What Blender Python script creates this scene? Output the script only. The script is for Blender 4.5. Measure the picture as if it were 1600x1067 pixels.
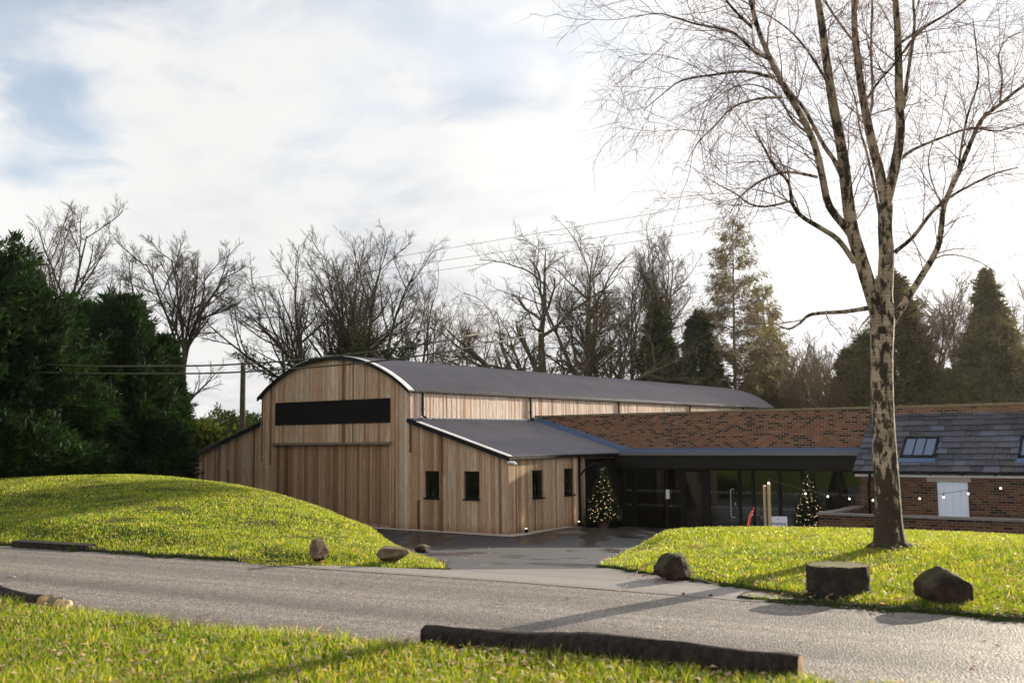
import bpy, math, random
import numpy as np
from mathutils import Vector, Matrix, noise as mnoise
random.seed(7); RN = np.random.default_rng(7)
S = bpy.context.scene
for o in list(bpy.data.objects): bpy.data.objects.remove(o)
COL = S.collection
R = math.radians
# ------------------------------------------------------------------ camera
# world: u = x (right), v = y (ahead), z = 0 on the road surface; barn corner stands ahead at v = 32.8
F_PX, PITCH, ROLL, CAMZ = 1576.256, R(5.552), R(0.618), 1.645
cam = bpy.data.objects.new('camera', bpy.data.cameras.new('camera')); COL.objects.link(cam)
cam.location = (0, 0, CAMZ)
cam.rotation_mode = 'XYZ'
cam.matrix_world = Matrix.Translation((0, 0, CAMZ)) @ Matrix.Rotation(math.pi/2+PITCH, 4, 'X') @ Matrix.Rotation(-ROLL, 4, 'Z')
cam.data.sensor_width = 36; cam.data.lens = F_PX*36/1600
cam.data.clip_end = 3000; cam.data.clip_start = .1
cam.data.dof.use_dof = True; cam.data.dof.focus_distance = 27; cam.data.dof.aperture_fstop = 2.4
S.camera = cam
S.view_settings.view_transform = 'Standard'; S.view_settings.look = 'None'
S.view_settings.exposure = 1.1; S.view_settings.gamma = 1
# ------------------------------------------------------------------ light
SUN_AZ, SUN_EL = R(46), R(17)            # azimuth to the right of the view axis (+y)
SD = Vector((math.sin(SUN_AZ)*math.cos(SUN_EL), math.cos(SUN_AZ)*math.cos(SUN_EL), math.sin(SUN_EL)))
sl = bpy.data.lights.new('sun', 'SUN'); sl.energy = 5; sl.angle = R(.55); sl.color = (1, .88, .70)
so = bpy.data.objects.new('sun', sl); COL.objects.link(so)
so.rotation_euler = SD.to_track_quat('Z', 'Y').to_euler()
W = bpy.data.worlds.new('World'); S.world = W; W.use_nodes = True

class NT:
    def __init__(s, t): s.t = t; s.l = t.links
    def n(s, typ, props=None, **inp):
        nd = s.t.nodes.new(typ)
        for k, v in (props or {}).items(): setattr(nd, k, v)
        for k, v in inp.items():
            k2 = int(k[1:]) if k[0] == '_' and k[1:].isdigit() else k.replace('_', ' ')
            sk = nd.inputs[k2]
            if isinstance(v, bpy.types.NodeSocket): s.l.new(v, sk)
            elif isinstance(v, bpy.types.Node): s.l.new(v.outputs[0], sk)
            else: sk.default_value = v
        return nd
    def math(s, op, a, b=0., c=0., clamp=False): return s.n('ShaderNodeMath', {'operation': op, 'use_clamp': clamp}, _0=a, _1=b, _2=c).outputs[0]
    def vm(s, op, a, b=(0, 0, 0)):
        nd = s.n('ShaderNodeVectorMath', {'operation': op}, _0=a, _1=b)
        return nd.outputs['Value'] if op in ('DOT_PRODUCT', 'LENGTH', 'DISTANCE') else nd.outputs[0]
    def mix(s, f, a, b, mode='MIX'):
        nd = s.n('ShaderNodeMix', {'data_type': 'RGBA', 'blend_type': mode}); 
        for i, v in ((0, f), (6, a), (7, b)):
            if isinstance(v, bpy.types.NodeSocket): s.l.new(v, nd.inputs[i])
            else: nd.inputs[i].default_value = v if i == 0 else (tuple(v)+(1,))[:4]
        return nd.outputs[2]
    def ramp(s, f, stops, interp='LINEAR'):
        nd = s.n('ShaderNodeValToRGB', _0=f); e = nd.color_ramp.elements; nd.color_ramp.interpolation = interp
        while len(e) < len(stops): e.new(.5)
        for x, (p, c) in zip(e, stops):
            x.position = p; x.color = (tuple(c)+(1,))[:4] if not isinstance(c, (int, float)) else (c, c, c, 1)
        return nd.outputs[0]
    def noise(s, vec, scale, detail=4, rough=.55, dist=0.):
        return s.n('ShaderNodeTexNoise', Vector=vec, Scale=scale, Detail=detail, Roughness=rough, Distortion=dist).outputs[0]
    def sep(s, v): nd = s.n('ShaderNodeSeparateXYZ', _0=v); return nd.outputs[0], nd.outputs[1], nd.outputs[2]
    def comb(s, x=0., y=0., z=0.): return s.n('ShaderNodeCombineXYZ', _0=x, _1=y, _2=z).outputs[0]
    def maprange(s, v, a, b, c=0., d=1., smooth=True):
        return s.n('ShaderNodeMapRange', {'interpolation_type': 'SMOOTHSTEP' if smooth else 'LINEAR'}, Value=v, From_Min=a, From_Max=b, To_Min=c, To_Max=d).outputs[0]

w = NT(W.node_tree); W.node_tree.nodes.clear()
sky = w.n('ShaderNodeTexSky', {'sky_type': 'NISHITA', 'sun_disc': False, 'sun_elevation': SUN_EL, 'sun_rotation': SUN_AZ, 'dust_density': 1.5, 'air_density': 1.0, 'ozone_density': 1.5})
bg1 = w.n('ShaderNodeBackground', Color=sky.outputs[0], Strength=.09)
tc = w.n('ShaderNodeTexCoord').outputs['Generated']
dr = w.vm('NORMALIZE', tc)
dx, dy, dz = w.sep(dr)
dzp = w.math('ADD', w.math('MAXIMUM', dz, 0.), .22)
pl = w.comb(w.math('DIVIDE', dx, dzp), w.math('DIVIDE', dy, dzp), 0.)
n1 = w.noise(pl, 1.25, 9, .52, .25)
n2 = w.noise(w.vm('ADD', pl, (3.1, 7.7, 2.)), 4.2, 8, .55, .3)
n3 = w.noise(w.vm('ADD', pl, (9.1, 1.7, 5.)), .8, 4, .5, 0.)
def at(px, py, v):                       # the point seen at a photo pixel, v metres ahead
    c, s_ = math.cos(ROLL), math.sin(ROLL); x = (px-800)/F_PX; y = (533.5-py)/F_PX
    rx = c*x+s_*y*1.; ry = c*y-s_*x      # undo roll
    rx, ry = c*x + s_*y, -s_*x + c*y
    X = rx; Y = math.cos(PITCH)-ry*math.sin(PITCH); Z = math.sin(PITCH)+ry*math.cos(PITCH)
    return Vector((X/Y*v, v, CAMZ+Z/Y*v))
# patches of open blue between the clouds
holes = None
for (px, py, rad, amp) in ((60, 120, .068, .68), (620, 20, .08, .42), (720, 60, .07, .35), (330, 20, .07, .35), (560, 170, .07, .28), (20, 40, .09, .55), (950, 30, .06, .3), (480, 215, .05, .2)):
    d = (at(px, py, 10)-Vector((0, 0, CAMZ))).normalized()
    dist = w.vm('DISTANCE', dr, tuple(d))
    m = w.math('MULTIPLY', w.maprange(w.math('ADD', dist, w.math('MULTIPLY', w.math('SUBTRACT', n2, .5), .30)), rad*1.5, 0., 0., 1.), amp)
    holes = m if holes is None else w.math('MAXIMUM', holes, m)
open_ = w.maprange(n1, .60, .42, 0., 1.)
back = w.maprange(dy, .1, -.5, 0., .4)                                   # more open sky away from the sun
zen = w.maprange(dz, .70, .90, 0., .92)
mask = w.math('MAXIMUM', w.math('MAXIMUM', holes, zen), w.math('MULTIPLY', open_, back), clamp=True)
sund = w.vm('DOT_PRODUCT', dr, tuple(SD))
glow = w.maprange(sund, -.4, .98, .0, 1.)
base = w.ramp(n2, [(.36, (.70, .725, .775)), (.48, (.87, .88, .905)), (.60, (1., .995, .99))])
base = w.mix(w.maprange(n1, .40, .60), base, (1., .995, .985))
amt = w.ramp(glow, [(0, .86), (.22, .74), (.40, .52), (.70, .465), (.86, .48), (.95, .55), (1, .75)])
cc = w.mix(1., base, amt, 'MULTIPLY')
bg2 = w.n('ShaderNodeBackground', Color=cc, Strength=.92)
ms = w.n('ShaderNodeMixShader', _0=mask, _1=bg2.outputs[0], _2=bg1.outputs[0])
w.n('ShaderNodeOutputWorld', Surface=ms.outputs[0])

# ------------------------------------------------------------------ helpers
def tag(o, label=None, cat=None, group=None, kind=None):
    for k, v in (('label', label), ('category', cat), ('group', group), ('kind', kind)):
        if v: o[k] = v
    return o
def empty(name, loc=(0, 0, 0), rz=0, **kw):
    o = bpy.data.objects.new(name, None); COL.objects.link(o); o.location = loc; o.rotation_euler.z = rz
    o.empty_display_size = .2
    return tag(o, **kw)
def link(name, V, Fs, mat, parent=None, smooth=False, rnd=None, loc=None, auto=None):
    me = bpy.data.meshes.new(name)
    if isinstance(Fs, np.ndarray):
        k = Fs.shape[1]; V = np.asarray(V, np.float32)
        me.vertices.add(len(V)); me.vertices.foreach_set('co', V.ravel())
        me.loops.add(Fs.size); me.loops.foreach_set('vertex_index', Fs.ravel().astype(np.int32))
        me.polygons.add(len(Fs)); me.polygons.foreach_set('loop_start', np.arange(0, Fs.size, k, dtype=np.int32))
        me.update(calc_edges=True)
    else:
        me.from_pydata([tuple(p) for p in V], [], Fs); me.update()
    if rnd is not None:
        a = me.attributes.new('rnd', 'FLOAT', 'FACE'); a.data.foreach_set('value', np.asarray(rnd, np.float32))
    if smooth: me.polygons.foreach_set('use_smooth', np.ones(len(me.polygons), bool))
    me.materials.append(mat)
    o = bpy.data.objects.new(name, me); COL.objects.link(o)
    if parent: o.parent = parent
    if loc is not None: o.location = loc
    return o
class MB:
    def __init__(s): s.v = []; s.f = []; s.r = []
    def hexa(s, P, r=None):
        b = len(s.v); s.v += [tuple(p) for p in P]; r = random.random() if r is None else r
        for q in ((0, 3, 2, 1), (4, 5, 6, 7), (0, 1, 5, 4), (1, 2, 6, 5), (2, 3, 7, 6), (3, 0, 4, 7)):
            s.f.append(tuple(b+i for i in q)); s.r.append(r)
        return s
    def box(s, x0, x1, y0, y1, z0, z1, r=None):
        if x0 > x1: x0, x1 = x1, x0
        if y0 > y1: y0, y1 = y1, y0
        s.hexa([(x0, y0, z0), (x1, y0, z0), (x1, y1, z0), (x0, y1, z0), (x0, y0, z1), (x1, y0, z1), (x1, y1, z1), (x0, y1, z1)], r)
        return s
    def tube(s, pts, rad, n=8, cap=True, r=None):
        pts = [Vector(p) for p in pts]; rad = rad if hasattr(rad, '__len__') else [rad]*len(pts)
        b = len(s.v); r = random.random() if r is None else r
        d0 = (pts[1]-pts[0]).normalized(); ref = d0.orthogonal().normalized()
        for i, p in enumerate(pts):
            d = (pts[min(i+1, len(pts)-1)]-pts[max(i-1, 0)]).normalized()
            a = (ref-d*ref.dot(d)).normalized(); ref = a; c = d.cross(a)
            for k in range(n):
                t = 2*math.pi*k/n; s.v.append(tuple(p+(a*math.cos(t)+c*math.sin(t))*rad[i]))
        for i in range(len(pts)-1):
            for k in range(n):
                k2 = (k+1) % n; s.f.append((b+i*n+k, b+i*n+k2, b+(i+1)*n+k2, b+(i+1)*n+k)); s.r.append(r)
        if cap:
            s.f.append(tuple(b+k for k in range(n))[::-1]); s.r.append(r)
            e = b+(len(pts)-1)*n; s.f.append(tuple(e+k for k in range(n))); s.r.append(r)
        return s
    def quad(s, *P, r=None):
        b = len(s.v); s.v += [tuple(p) for p in P]; s.f.append(tuple(range(b, b+len(P)))); s.r.append(random.random() if r is None else r); return s
    def ball(s, c, rad, n=8, m=6, sq=1.):
        b = len(s.v); c = Vector(c); r = random.random()
        for i in range(m+1):
            for k in range(n):
                th = math.pi*i/m; ph = 2*math.pi*k/n
                s.v.append((c.x+rad*math.sin(th)*math.cos(ph), c.y+rad*math.sin(th)*math.sin(ph), c.z+rad*sq*math.cos(th)))
        for i in range(m):
            for k in range(n):
                s.f.append((b+i*n+k, b+(i+1)*n+k, b+(i+1)*n+(k+1) % n, b+i*n+(k+1) % n)); s.r.append(r)
        return s
    def build(s, name, mat, parent=None, smooth=False, loc=None): return link(name, s.v, s.f, mat, parent, smooth, s.r, loc)
def bevel(o, w_=.01, seg=2):
    m = o.modifiers.new('bevel', 'BEVEL'); m.width = w_; m.segments = seg; m.limit_method = 'ANGLE'; return o
# ------------------------------------------------------------------ materials
def newmat(name):
    m = bpy.data.materials.new(name); m.use_nodes = True; m.node_tree.nodes.clear(); return m, NT(m.node_tree)
def finish(t, color, rough=.8, bump=None, bstr=.5, bdist=.01, metal=0., spec=.5, emit=None, estr=0.):
    p = t.n('ShaderNodeBsdfPrincipled')
    def put(k, v):
        if isinstance(v, bpy.types.NodeSocket): t.l.new(v, p.inputs[k])
        else: p.inputs[k].default_value = (tuple(v)+(1,))[:4] if isinstance(v, (tuple, list)) else v
    put('Base Color', color); put('Roughness', rough); put('Metallic', metal); put('Specular IOR Level', spec)
    if emit: put('Emission Color', emit); put('Emission Strength', estr)
    if bump is not None:
        b = t.n('ShaderNodeBump', Height=bump, Strength=bstr, Distance=bdist); t.l.new(b.outputs[0], p.inputs['Normal'])
    t.n('ShaderNodeOutputMaterial', Surface=p.outputs[0]); return p
def plain(name, col, rough=.6, metal=0., spec=.5, var=.25, scale=6., emit=None, estr=0., bd=.002):
    m, t = newmat(name); c = t.n('ShaderNodeTexCoord').outputs['Object']
    n = t.noise(c, scale, 6, .6)
    cc = t.mix(n, tuple(x*(1-var) for x in col), tuple(min(1, x*(1+var)) for x in col))
    finish(t, cc, rough, t.noise(c, scale*12, 3), .3, bd, metal, spec, emit, estr); return m
def wood(name, stops, axis=0, stain=1.):
    m, t = newmat(name); c = t.n('ShaderNodeTexCoord').outputs['Object']
    x, y, z = t.sep(c); a = t.n('ShaderNodeAttribute', {'attribute_name': 'rnd'}).outputs['Fac']
    sv = t.comb(t.math('ADD', t.math('MULTIPLY', x, 1.), t.math('MULTIPLY', a, 37.)), t.math('MULTIPLY', y, 1.), t.math('MULTIPLY', z, .045))
    g = t.noise(sv, 75., 5, .65)
    g2 = t.noise(t.comb(t.math('ADD', x, t.math('MULTIPLY', a, 11.)), y, t.math('MULTIPLY', z, .25)), 4., 4, .6)
    base = t.ramp(a, stops)
    col = t.mix(t.maprange(g, .35, .7), t.mix(1., base, (.62, .57, .52), 'MULTIPLY'), base)
    col = t.mix(t.maprange(g2, .42, .68, 0., .55*stain), col, t.mix(1., base, (.62, .42, .28), 'MULTIPLY'))
    # knots and rain splash along the foot
    kn = t.n('ShaderNodeTexVoronoi', Vector=t.comb(t.math('MULTIPLY', x, 1.), y, t.math('MULTIPLY', z, .35)), Scale=3.4).outputs['Distance']
    col = t.mix(t.maprange(kn, .07, .03, 0., .75), col, (.05, .028, .016))
    foot = t.maprange(t.math('ADD', z, t.math('MULTIPLY', g2, .8)), .75, .40, 0., .6)
    col = t.mix(foot, col, t.mix(1., col, (.50, .42, .36), 'MULTIPLY'))
    finish(t, col, .78, t.math('ADD', g, t.math('MULTIPLY', g2, .6)), .5, .004, spec=.3); return m
M = {}
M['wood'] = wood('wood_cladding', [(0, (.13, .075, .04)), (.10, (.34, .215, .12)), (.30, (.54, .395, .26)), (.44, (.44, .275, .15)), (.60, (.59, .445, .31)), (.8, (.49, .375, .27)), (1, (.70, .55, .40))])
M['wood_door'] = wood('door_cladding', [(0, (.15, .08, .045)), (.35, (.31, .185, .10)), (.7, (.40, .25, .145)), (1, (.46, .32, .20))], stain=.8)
M['wood_pale'] = wood('bleached_sunlit_cladding', [(0, (.50, .32, .22)), (.2, (.74, .62, .53)), (.5, (.84, .74, .64)), (.7, (.76, .56, .42)), (1, (.90, .84, .77))], stain=1.)  # bleached boards, whitened further to carry the sun on the clerestory
M['reveal'] = plain('timber_reveal', (.42, .25, .13), .7, var=.3, scale=10)
M['beam'] = plain('weathered_beam', (.16, .115, .07), .85, var=.4, scale=9)
M['black'] = plain('black_metal', (.004, .004, .004), .55, var=.2, spec=.15)
M['void'] = plain('dark_backing', (.008, .008, .009), .9)
M['alu'] = plain('pale_metal', (.80, .79, .77), .42, metal=.0, var=.06)
M['greymetal'] = plain('grey_metal', (.10, .10, .10), .4, metal=.2, var=.1)
M['steel'] = plain('brushed_steel', (.55, .55, .55), .3, metal=.9, var=.05)
M['white'] = plain('white_paint', (.72, .72, .72), .5, var=.06)
M['greywhite'] = plain('blue_white_paint', (.58, .62, .70), .55, var=.06, scale=3)
M['stone'] = plain('sandstone', (.34, .29, .23), .9, var=.25, scale=12, bd=.004)
M['coping'] = plain('pale_coping', (.15, .13, .115), .75, var=.3, scale=5, bd=.004)
M['mosscoping'] = plain('mossy_coping', (.17, .135, .065), .9, var=.5, scale=5, bd=.006)
M['lead'] = plain('lead_flashing', (.085, .13, .215), .42, metal=.2, var=.25, scale=3)
M['orange'] = plain('orange_plastic', (.75, .08, .02), .4, var=.05)
M['timber_post'] = plain('round_timber', (.40, .27, .14), .6, var=.25, scale=8)
M['bulb'] = plain('lit_bulb', (1, .95, .85), .3, emit=(1, .90, .72), estr=2.2)
M['fairy'] = plain('fairy_light', (1, .8, .45), .3, emit=(1, .68, .34), estr=3.2)
M['lampglow'] = plain('lamp_lens', (1, .9, .7), .3, emit=(1, .78, .45), estr=4.)
M['pot'] = plain('rusty_pot', (.10, .045, .025), .7, var=.3)
M['red'] = plain('red_mark', (.5, .03, .03), .5, var=.05)
M['ink'] = plain('black_ink', (.02, .02, .025), .5, var=.05)
M['sign'] = plain('sign_board', (.55, .54, .60), .5, var=.04)
M['cable'] = plain('cable_sheath', (.035, .032, .028), .5, var=.3)
M['cablemoss'] = plain('cable_wire', (.05, .045, .02), .45, var=.3)
M['wire'] = plain('overhead_wire', (.10, .085, .10), .5, var=.1)
M['plaster'] = plain('interior_wall', (.20, .19, .17), .9, var=.1)
M['flat_roof'] = plain('roof_felt', (.05, .05, .05), .9)

def roofmat(name, axis, spacing):
    m, t = newmat(name); c = t.n('ShaderNodeTexCoord').outputs['Object']
    x, y, z = t.sep(c)
    n = t.noise(c, .9, 6, .6); n2 = t.noise(c, 30, 4, .6)
    col = t.mix(n, (.12, .108, .118), (.205, .187, .195))
    col = t.mix(t.maprange(n2, .4, .75, 0., .35), col, (.19, .17, .165))
    k = t.math('FRACT', t.math('DIVIDE', t.math('ADD', y, .10), spacing)); d = t.maprange(k, .0, .03, 1., 0.)
    col = t.mix(t.math('MULTIPLY', d, .5), col, (.24, .22, .22))
    # bolt heads in rows
    finish(t, col, t.ramp(n2, [(0, .42), (1, .60)]), n2, .2, .002, metal=.15, spec=.45); return m
M['roof'] = roofmat('corrugated_sheet', 1, 1.24)
def brick(name, dark=.2, tone=1., wallaxis='xz'):
    m, t = newmat(name); c = t.n('ShaderNodeTexCoord').outputs['Object']; x, y, z = t.sep(c)
    vec = t.comb(t.math('ADD', x, y), z, 0.)
    b = t.n('ShaderNodeTexBrick', {'offset': .5}, Vector=vec, Color1=(0, 0, 0, 1), Color2=(1, 1, 1, 1), Mortar=(.5, .5, .5, 1), Scale=1., Mortar_Size=.0095, Mortar_Smooth=.15, Bias=0., Brick_Width=.225, Row_Height=.0755)
    # seeded pick of dark bricks
    bx = t.math('FLOOR', t.math('DIVIDE', z, .0755))
    r = b.outputs['Color']; f = b.outputs['Fac']
    n = t.noise(c, 1.2, 5, .6); n2 = t.noise(c, 60, 3, .6)
    T = lambda q: tuple(a*tone for a in q)
    rr = t.math('ADD', r, t.math('MULTIPLY', t.math('SUBTRACT', n, .5), .0))
    col = t.ramp(rr, [(0, (.006, .005, .008)), (dark, (.012, .009, .012)), (dark+.03, T((.18, .060, .036))), (.45, T((.27, .10, .058))), (.7, T((.21, .075, .045))), (1, T((.36, .17, .10)))])
    col = t.mix(t.maprange(n2, .3, .8, 0., .4), col, t.mix(1., col, (.55, .5, .5), 'MULTIPLY'))
    col = t.mix(f, col, T((.40, .28, .165)))
    col = t.mix(t.maprange(n, .45, .7, 0., .3), col, t.mix(1., col, (.6, .55, .5), 'MULTIPLY'))
    finish(t, col, .88, t.math('SUBTRACT', t.math('MULTIPLY', n2, .3), f), .7, .006, spec=.25); return m
M['brick'] = brick('facing_brick', .25, .60)
M['brick_old'] = brick('old_brick', .16, .34)
def slatemat():
    m, t = newmat('slate'); c = t.n('ShaderNodeTexCoord').outputs['Object']
    a = t.n('ShaderNodeAttribute', {'attribute_name': 'rnd'}).outputs['Fac']
    n = t.noise(c, 14, 6, .65); n2 = t.noise(c, 2.2, 5, .6)
    col = t.ramp(a, [(0, (.007, .007, .010)), (.3, (.018, .019, .027)), (.6, (.034, .034, .048)), (.85, (.060, .058, .074)), (1, (.06, .078, .125))])
    col = t.mix(t.maprange(n, .4, .75, 0., .5), col, (.16, .155, .155))
    col = t.mix(t.maprange(n2, .56, .7, 0., .6), col, (.06, .062, .035))
    finish(t, col, .5, n, .6, .004, spec=.45); return m
M['slate'] = slatemat()
def glass(name, refl=.12, tint=(.55, .6, .6)):
    m, t = newmat(name)
    tr = t.n('ShaderNodeBsdfTransparent', Color=(*tint, 1)); gl = t.n('ShaderNodeBsdfGlossy', Color=(1, 1, 1, 1), Roughness=.015)
    fr = t.n('ShaderNodeFresnel', IOR=1.5).outputs[0]
    f = t.math('ADD', t.math('MULTIPLY', fr, 1.3), refl, clamp=True)
    x = t.n('ShaderNodeMixShader', _0=f, _1=tr.outputs[0], _2=gl.outputs[0]); t.n('ShaderNodeOutputMaterial', Surface=x.outputs[0]); return m
M['glass'] = glass('window_glass', .03, (.5, .55, .55)); M['skyglass'] = glass('rooflight_glass', .42, (.10, .16, .22))
def bark(name, c1, c2, scale=9., moss=0., mosscol=(.07, .085, .02)):
    m, t = newmat(name); c = t.n('ShaderNodeTexCoord').outputs['Object']; x, y, z = t.sep(c)
    n = t.noise(t.comb(x, y, t.math('MULTIPLY', z, .35)), scale, 6, .65)
    col = t.mix(t.maprange(n, .3, .7), c1, c2)
    if moss: col = t.mix(t.math('MULTIPLY', t.maprange(t.noise(c, 3., 5), .4, .65), moss), col, mosscol)
    finish(t, col, .9, n, .8, .02, spec=.2); return m
M['bark'] = bark('bark', (.022, .017, .013), (.085, .066, .048), moss=.35)
M['barklight'] = bark('pale_bark', (.045, .033, .022), (.14, .105, .07), moss=.35, mosscol=(.12, .11, .035))
M['bark_haze'] = bark('hazed_bark', (.10, .07, .045), (.21, .15, .10), moss=.3, mosscol=(.14, .12, .05))  # bark lightened, the haze over distant trees put into its colour
M['twig'] = plain('twig_bark', (.20, .11, .085), .8, var=.3, scale=2)
M['logbark'] = bark('dark_log_bark', (.006, .005, .004), (.030, .021, .016), scale=22)  # near-black brown, the same all round the log
M['logend'] = plain('cut_log_end', (.20, .115, .05), .85, var=.4, scale=25, bd=.004)
def birch():
    m, t = newmat('birch_bark'); c = t.n('ShaderNodeTexCoord').outputs['Object']; x, y, z = t.sep(c)
    n = t.noise(t.comb(x, y, t.math('MULTIPLY', z, .62)), 8., 8, .66, .4)
    lent = t.noise(t.comb(t.math('MULTIPLY', x, .6), t.math('MULTIPLY', y, .6), t.math('MULTIPLY', z, 9.)), 6., 5, .6)
    fis = t.noise(t.comb(t.math('MULTIPLY', x, 2.2), t.math('MULTIPLY', y, 2.2), t.math('MULTIPLY', z, .45)), 7., 6, .7)
    pale = t.mix(t.maprange(lent, .38, .62), (.27, .195, .12), (.40, .315, .215))
    dark = t.mix(n, (.009, .006, .004), (.045, .031, .015))
    # dark, fissured foot that breaks up into pale bark with height
    lo = t.maprange(z, 1.7, .2, -.01, .15); hi = t.maprange(z, 4.2, 8., 0., .06)
    f = t.maprange(t.math('SUBTRACT', t.math('ADD', n, t.math('MULTIPLY', t.math('SUBTRACT', fis, .5), .7)), lo), .455, .53)
    col = t.mix(f, dark, pale)
    col = t.mix(t.math('MULTIPLY', t.maprange(t.noise(c, 2.3, 4), .46, .60), .30), col, (.055, .047, .016))
    finish(t, col, .8, t.math('ADD', t.math('MULTIPLY', f, .5), fis), .9, .02, spec=.25); return m
M['birch'] = birch(); M['birch_limb'] = bark('birch_limb_bark', (.06, .036, .022), (.26, .175, .105), 7., .3, (.13, .11, .04))
def leafmat(name, c1, c2, trans=.35, tcol=None, rough=.55, scale=.8):
    m, t = newmat(name); c = t.n('ShaderNodeTexCoord').outputs['Object']
    a = t.n('ShaderNodeAttribute', {'attribute_name': 'rnd'}).outputs['Fac']
    n = t.noise(c, scale, 4, .6)
    f = t.math('MULTIPLY_ADD', n, .6, t.math('MULTIPLY', a, .5)); f = t.maprange(f, .2, .8)
    col = t.mix(f, c1, c2)
    p = t.n('ShaderNodeBsdfPrincipled', Base_Color=col, Roughness=rough); p.inputs['Specular IOR Level'].default_value = .25
    tr = t.n('ShaderNodeBsdfTranslucent', Color=t.mix(1., col, tcol or (1.5, 1.5, .8), 'MULTIPLY'))
    x = t.n('ShaderNodeMixShader', _0=trans, _1=p.outputs[0], _2=tr.outputs[0]); t.n('ShaderNodeOutputMaterial', Surface=x.outputs[0]); return m
M['conifer'] = leafmat('cypress_foliage', (.003, .007, .003), (.016, .040, .008), .28, rough=.8)
M['spruce'] = leafmat('spruce_foliage', (.010, .020, .008), (.035, .052, .018), .25)
M['spruce_warm'] = leafmat('brown_conifer_foliage', (.05, .05, .025), (.12, .105, .05), .3)  # paler and browner than the spruce foliage
M['larch'] = leafmat('thin_conifer_foliage', (.085, .070, .035), (.17, .14, .065), .3)
M['ivy'] = leafmat('ivy_leaves', (.025, .035, .012), (.075, .085, .025), .2)
M['hedge'] = leafmat('hedge_leaves', (.03, .045, .012), (.14, .17, .03), .4)
M['xmas'] = leafmat('fir_needles', (.004, .010, .005), (.014, .030, .012), .1)
def grassmat():
    m, t = newmat('grass_blades'); c = t.n('ShaderNodeTexCoord').outputs['Object']
    a = t.n('ShaderNodeAttribute', {'attribute_name': 'rnd'}).outputs['Fac']
    n = t.noise(c, .55, 5, .6); n2 = t.noise(c, 3.5, 4, .6)
    col = t.ramp(a, [(0, (.035, .075, .008)), (.4, (.10, .18, .012)), (.75, (.19, .26, .018)), (.92, (.30, .31, .05)), (1, (.46, .38, .16))])
    col = t.mix(t.maprange(n, .42, .64, 0., .34), col, (.20, .225, .02)); col = t.mix(t.maprange(n2, .48, .66, 0., .55), col, (.035, .085, .010))
    p = t.n('ShaderNodeBsdfPrincipled', Base_Color=col, Roughness=.42); p.inputs['Specular IOR Level'].default_value = .45
    tr = t.n('ShaderNodeBsdfTranslucent', Color=t.mix(1., col, (2.3, 1.9, .9), 'MULTIPLY'))
    x = t.n('ShaderNodeMixShader', _0=.55, _1=p.outputs[0], _2=tr.outputs[0]); t.n('ShaderNodeOutputMaterial', Surface=x.outputs[0]); return m
M['grass'] = grassmat()
def soil():
    m, t = newmat('turf'); c = t.n('ShaderNodeTexCoord').outputs['Object']
    n = t.noise(c, .5, 6, .6); n2 = t.noise(c, 9, 6, .7); n3 = t.noise(c, 60, 3, .7)
    col = t.mix(n, (.022, .036, .006), (.045, .062, .010)); col = t.mix(t.maprange(n2, .5, .75, 0., .7), col, (.05, .038, .018))
    finish(t, col, .95, t.math('ADD', n2, n3), 1., .04, spec=.1); return m
M['turf'] = soil()
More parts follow.
